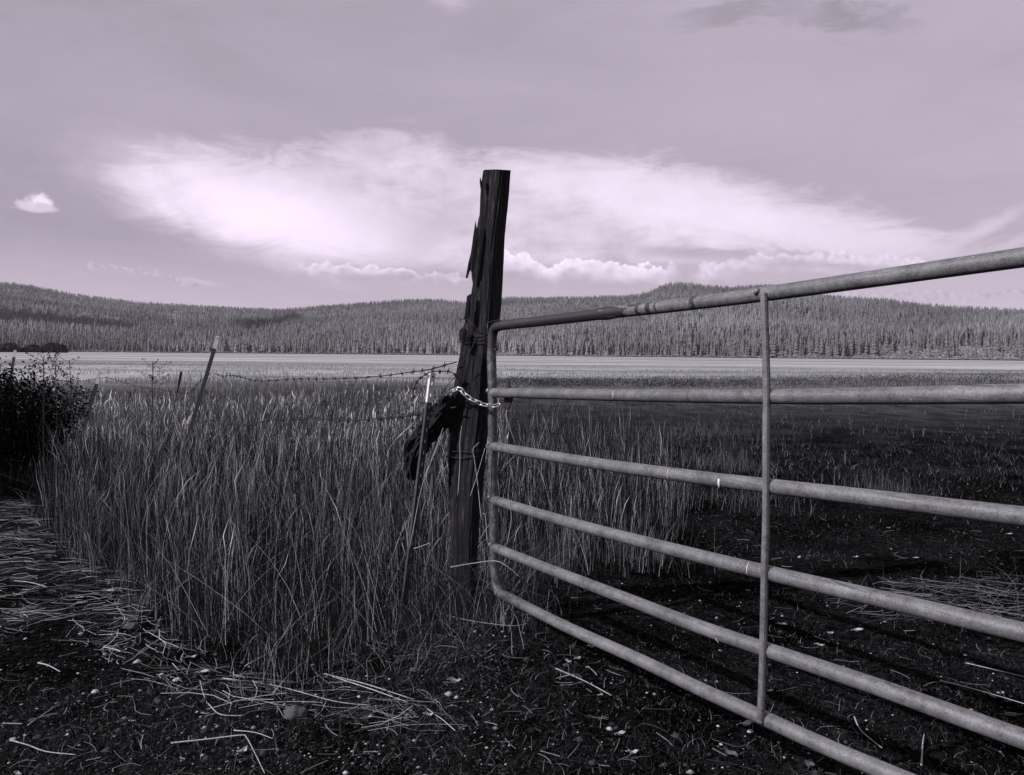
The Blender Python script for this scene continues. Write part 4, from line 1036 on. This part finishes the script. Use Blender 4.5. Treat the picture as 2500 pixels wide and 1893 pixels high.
LV = [(1855, 1360, .052, .2, 'large bright oval leaf on dark soil between the second and third lowest rails', M_leaf),
      (1690, 1354, .042, -.3, 'curled pale leaf just right of the vertical gate strap, left of the bright oval leaf', M_leaf),
      (1797, 1366, .03, .9, 'small ragged pale leaf immediately left of the bright oval leaf', M_leaf),
      (1772, 1400, .034, -.5, 'pale cupped leaf just above the second lowest rail, right of the strap', M_leaf),
      (1850, 1193, .032, 0, 'bright chip like leaf on dark ground below the third rail, right of the strap', M_leaf),
      (1980, 1199, .034, 0.1, 'bright leaf on dark ground below the middle rail, further right than the chip like leaf', M_leaf),
      (2182, 1152, .045, 0.1, 'bright wide leaf at the right edge just under the third rail', M_leaf),
      (1920, 1136, .028, 0, 'thin bright leaf right under the third rail, midway between strap and right edge', M_leaf),
      (1612, 1586, .05, .3, 'large crumpled pale leaf below the lowest gate rail, left of the foot of the strap', M_leaf),
      (1665, 1508, .028, .5, 'small leaf close to the foot of the vertical strap', M_leaf),
      (1578, 1650, .055, -.9, 'dull broad leaf near the bottom edge below the crumpled pale leaf', M_leaf2),
      (1750, 1668, .05, 1.1, 'dull upright leaf cut by the bottom edge under the lowest rail', M_leaf2),
      (1368, 1648, .035, 0, 'narrow pale leaf piece lying flat at the bottom edge right of centre', M_leaf),
      (1342, 1604, .036, .4, 'pale folded leaf in the foreground right of centre', M_leaf),
      (985, 1494, .05, -.2, 'pale leaf tucked in straw below the dark tangle left of the gate', M_leaf),
      (890, 1478, .036, .2, 'dull grey leaf lying left of the pale leaf tucked in straw', M_leaf2),
      (1248, 1452, .03, .6, 'small curled leaf below the lowest rail, topmost of a loose cluster', M_leaf),
      (1278, 1418, .034, 0, 'pale bowed leaf just below the lowest rail near its left end', M_leaf),
      (1228, 1459, .026, -.7, 'small bent leaf at the left of the loose cluster under the lowest rail', M_leaf),
      (1297, 1528, .022, .5, 'tiny triangular white leaf at the end of a long straw in the foreground', M_leaf),
      (1055, 1772-350, .03, 0.3, 'grey leaf in the straw just right of the dark tangle', M_leaf2),
      (928, 1566, .035, -.2, 'narrow pale leaf on bare soil in the bottom centre', M_leaf),
      (524, 1640, .045, 1.2, 'pale leaf held under the elbow of the long bent straw', M_leaf),
      (415, 1425, .04, .5, 'bright upturned leaf in the straw in front of the tall grass', M_leaf),
      (440, 1455, .05, .35, 'wide pale leaf just below the bright upturned leaf', M_leaf),
      (396, 1447, .04, -.7, 'dull folded leaf left of the wide pale leaf', M_leaf2),
      (238, 1362, .028, 0, 'pale flat leaf at the tip of the straw fan at left', M_leaf),
      (236, 1270, .07, -.2, 'pointed pale leaf standing on the flattened straw mat', M_leaf),
      (40, 1665, .03, -.4, 'pale leaf by the bottom left corner', M_leaf)]
for a in LV: leaf(*a)

def stalk(pts, label, r=0.0024, lift=0.006, name='dry_stalk'):
    P = []
    for p in pts:
        g_ = gp(p[0], p[1]) if len(p) == 2 else pd(*p)
        if len(p) == 2: g_.z = float(gh(g_.x, g_.y))+lift
        P.append(g_)
    cpx = catmull(P, 6); nn = len(cpx)
    v, f = tube(cpx, lambda i: r*(1-0.5*i/nn), 6)
    return tag(mesh_obj(name, v, f, M_straw, None, True), label, 'stalk', 'single dry stalks lying on the ground')
stalk([(82, 1424), (105, 1432), (130, 1448)], 'short bent bright stalk on bare soil below the straw mat at left', .003)
stalk([(22, 1600), (60, 1612), (100, 1622), (165, 1632)], 'long straight stalk near the bottom left corner', .0026)
stalk([(370, 1614), (450, 1608), (520, 1606), (532, 1610), (548, 1640), (572, 1690)], 'long stalk bent sharply at an elbow, running out of the bottom edge', .0026, .012)
stalk([(505, 1596), (550, 1603), (590, 1615)], 'short stalk crossing the elbow of the long bent stalk', .002, .016)
stalk([(60, 1566), (90, 1545), (118, 1524)], 'slanting straight stalk on soil at lower left', .0022)
stalk([(432, 1480), (440, 1510), (448, 1530)], 'short curved upright looking stalk on soil below the tall grass', .0024)
stalk([(450, 1530), (475, 1552), (520, 1557), (528, 1554)], 'hook shaped stalk below the short curved one', .0022)
stalk([(530, 1458), (600, 1420), (660, 1370), (730, 1295)], 'long pale stalk slanting up across the foot of the tall grass', .0024, .03)
stalk([(590, 1515), (640, 1460), (730, 1400)], 'second pale slanting stalk below the long one at the foot of the grass', .0022, .02)
stalk([(480, 1470), (600, 1492), (720, 1530), (800, 1545)], 'long thin stalk running right along the edge of the straw', .0022)
stalk([(700, 1470), (790, 1500), (895, 1536)], 'straight bright stalk lying below the middle of the tall grass', .0026)
stalk([(720, 1480), (800, 1512), (880, 1540)], 'second bright stalk close beside the straight one below the tall grass', .0026)
stalk([(1200, 1475), (1260, 1497), (1320, 1528)], 'bright stalk pointing at the tiny triangular leaf in the foreground', .0028)
stalk([(1100, 1335), (1160, 1350), (1190, 1330)], 'thin stalk under the left end of the lowest rail', .002)
stalk([(950, 1345), (1010, 1370), (1100, 1382), (1140, 1375)], 'long curved stalk on the ground below the timber post', .0022, .02)
stalk([(2085, 1430), (2180, 1448), (2260, 1465)], 'thin stalk at the right edge between the two lowest visible rails', .0022)
stalk([(2030, 1482), (2110, 1500), (2230, 1532)], 'long speckled stalk at right under the second lowest rail', .0026, .02)
stalk([(1845, 1555), (1860, 1590), (1905, 1625)], 'curved bright stalk just above the lowest rail at right', .0028)
stalk([(1990, 1660), (1993, 1620), (1996, 1600)], 'short upright straw near the bottom right', .003, .01)

# stems standing up against the foot of the post
def standing(pts, label, r=.0017):
    cpx = catmull([pd(*p) for p in pts], 6); nn = len(cpx)
    v, f = tube(cpx, lambda i: r*(1-0.4*i/nn), 6)
    return tag(mesh_obj('grass_stem', v, f, M_straw, None, True), label, 'stem', 'single tall stems in front of the timber post')
def sp(x_, y_, d): return (x_*S_, y_*S_, d)
standing([sp(1118, 1210, 3.8), sp(1123, 1130, 3.8), sp(1123, 1080, 3.8), sp(1127, 1040, 3.8)], 'straight pale stem against the middle of the timber post foot', .002)
standing([sp(1175, 1270, 3.78), sp(1166, 1180, 3.78), sp(1158, 1120, 3.78), sp(1155, 1097, 3.78), sp(1170, 1080, 3.78)], 'tall bent stem with hooked tip right of the post foot', .002)
standing([sp(1148, 1212, 3.77), sp(1165, 1160, 3.77), sp(1184, 1095, 3.77)], 'stem slanting right across the hooked stem', .0018)
standing([sp(1036, 1165, 3.82), sp(1060, 1110, 3.82), sp(1080, 1062, 3.82)], 'stem slanting right across the gap left of the post foot', .0018)
standing([sp(1000, 1340, 3.8), sp(1025, 1210, 3.8), sp(1040, 1160, 3.8), sp(1082, 1045, 3.85)], 'long stem leaning right in front of the black log', .0018)
standing([sp(1190, 1330, 3.78), sp(1185, 1260, 3.78), sp(1178, 1255, 3.78)], 'short stem between post foot and gate end pipe', .0018)
standing([sp(1238, 1330, 3.7), sp(1248, 1270, 3.7), sp(1246, 1240, 3.7), sp(1240, 1205, 3.7)], 'wavy thin stem standing across the fourth and fifth rails near the gate end', .0016)
standing([sp(1100, 1385, 3.75), sp(1160, 1375, 3.75), sp(1210, 1370, 3.72), sp(1240, 1385, 3.7), sp(1270, 1410, 3.7)], 'arching pale stem bridging the gate end pipe near the ground', .002)
standing([sp(1010, 1340, 3.8), sp(1040, 1330, 3.8), sp(1050, 1326, 3.8)], 'short level broken stem left of the post foot', .002)
# tangle round the foot of the post
parts = []
tq = gpoly([(640, 1440), (800, 1400), (1010, 1350), (1130, 1320), (1200, 1400), (1050, 1480), (850, 1500), (700, 1500)])
q = sample(tq, 700); n = len(q)
parts.append(blades(base3(q), rng.uniform(0.03, 0.22, n), rng.uniform(0, 6.28, n), rng.uniform(0.3, 2.2, n), rng.uniform(0.001, 0.002, n), tones(n, 0.01, 0.08, 0.2, 0.4), 5, 0.7, jit=0.1))
n = 1500; c = gp(1045, 1345)
q = np.stack([rng.normal(c.x, 0.17, n), rng.normal(c.y, 0.13, n)], -1)
parts.append(blades(base3(q), rng.uniform(0.1, 0.5, n), rng.uniform(0, 6.28, n), rng.uniform(0.1, 1.3, n), rng.uniform(0.0014, 0.0026, n), tones(n, 0.004, 0.04, 0.18, 0.45), 5, 0.8, jit=0.09))
o_m = merge(parts); o = mesh_obj('grass_tangle', o_m[0], o_m[1], M_grass, tone=o_m[2])
tag(o, 'tangle of bent thin stems round the foot of the timber post', 'grass', kind='stuff')

# ------------------------------------------------------------------ dark shrub at the left edge, seed stalks
def shrub(cx, cy, sx, sy, h, n, seed, label, tone=0.008, twigs=150, name='dark_shrub'):
    rr = np.random.default_rng(seed); root = empty(name, (cx, cy, 0)); tag(root, label, 'shrub')
    m = MB(); tips = []
    for i in range(twigs):
        a = rr.random()*6.28; e = rr.random()**0.6
        top = Vector((cx+math.cos(a)*sx*e, cy+math.sin(a)*sy*e, h*(0.72+0.38*rr.random())*(1-0.25*e)))
        b0 = Vector((cx+math.cos(a)*sx*e*0.35, cy+math.sin(a)*sy*e*0.35, 0)); mid = b0.lerp(top, 0.55)+Vector((rr.normal()*.03, rr.normal()*.03, 0))
        P = catmull([b0, mid, top], 4); m.add(*tube(P, lambda i: 0.004*(1-i/10), 5)); tips += P[3:]
    m.build('stem', M_log, root)
    C = np.array([tuple(p) for p in tips]); N = n; k = rr.integers(0, len(C), N)
    p = C[k]+rr.normal(size=(N, 3))*np.array([0.05, 0.05, 0.05]); p[:, 2] = np.abs(p[:, 2])
    a = rr.normal(size=(N, 3)); a /= np.linalg.norm(a, axis=1, keepdims=True)
    b_ = np.cross(a, rr.normal(size=(N, 3))); b_ /= np.linalg.norm(b_, axis=1, keepdims=True)
    s = 0.014*(0.5+rr.random((N, 1)))
    V = np.stack([p-a*s, p+b_*s*.5, p+a*s, p-b_*s*.5], 1).reshape(-1, 3)
    mesh_obj('foliage', V, np.arange(N*4).reshape(-1, 4), M_tree, root, tone=np.repeat(tone*(0.5+rr.random(N)), 4))
c = gp(20, 1075)
shrub(c.x-0.32, c.y+0.4, 0.72, 0.8, 1.14, 30000, 5, 'large dark leafy shrub filling the left edge of the photo')
def weed(px, py, d, h, seed, label):
    rr = random.Random(seed); b0 = pd(px, py, d); b0 = Vector((b0.x, b0.y, 0)); top = pd(px, py, d)
    m = MB(); hd = MB(); m.add(*tube(catmull([b0, b0.lerp(top, .5)+Vector((rr.uniform(-.02, .02), 0, 0)), top], 5), .003, 5))
    root = empty('branching_weed', tuple(b0)); tag(root, label, 'weed', 'branching weeds above the grass')
    for i in range(16):
        t = rr.uniform(0.62, 1.0); s0 = b0.lerp(top, t); dr = Vector((rr.uniform(-1, 1), rr.uniform(-.6, .6), rr.uniform(.2, 1))).normalized()*rr.uniform(.06, .2)
        e = s0+dr; m.add(*tube([s0, s0+dr*.5+Vector((0, 0, -.01)), e], .0016, 4))
        for q in range(4):
            c = s0.lerp(e, rr.uniform(.4, 1)); c = c+Vector((rr.uniform(-.015, .015), 0, rr.uniform(-.01, .02)))
            hd.add([c+Vector(v)*0.007 for v in ((1, 0, 0), (-1, 0, 0), (0, 1, 0), (0, -1, 0), (0, 0, 1), (0, 0, -1))], [(4, 0, 2), (4, 2, 1), (4, 1, 3), (4, 3, 0), (5, 2, 0), (5, 1, 2), (5, 3, 1), (5, 0, 3)])
    m.build('stem', M_wire, root); hd.build('seed_heads', M_wire, root)
weed(95, 768, 6.6, 1.3, 1, 'thin branching weed rising above the dark shrub, left of the other two')
weed(150, 778, 6.8, 1.2, 2, 'thin branching weed with dark seed heads between the shrub and the short post')
weed(330, 780, 8.4, 1.2, 3, 'wide branching weed against the pale meadow left of the tall steel post')
weed(120, 790, 6.7, 1.2, 5, 'low branching weed just right of the dark shrub top')
# mullein like dark seed stalk left of the tall post
A = pd(441*S_, 915*S_, 8.3); Bq = Vector((A.x-0.22, A.y, 0)); root = empty('seed_stalk', tuple(Bq)); tag(root, 'dark thick seed stalk leaning just left of the tall steel post', 'weed')
v, f = tube([Bq, Bq.lerp(A, .5), A], .004, 8); mesh_obj('stem', v, f, M_wire, root)
P = catmull([Bq.lerp(A, .8), A, A+(A-Bq)*0.03], 6); v, f = tube(P, lambda i: .013*math.sin(.35+2.6*i/len(P)), 12, jitter=lambda i, a: .3*mnoise.noise(Vector((i*.9, a*2, 3)))); mesh_obj('seed_head', v, f, M_wire, root)

# ------------------------------------------------------------------ faint air over the valley
hm, hb, hout = newmat('valley_air')
pv = hb.n('ShaderNodeVolumePrincipled'); pv.inputs['Color'].default_value = (0.97, 0.90, 1.0, 1); pv.inputs['Density'].default_value = 0.00003
hm.node_tree.links.new(pv.outputs[0], hout.inputs[1])
V, Fc = box(Vector((0, 1500, 199)), Vector((1, 0, 0)), Vector((0, 1, 0)), Vector((0, 0, 1)), 9000, 6500, 201)
hz = mesh_obj('haze', V, Fc, hm); tag(hz, kind='stuff', label='thin pale air softening the far forested hills')
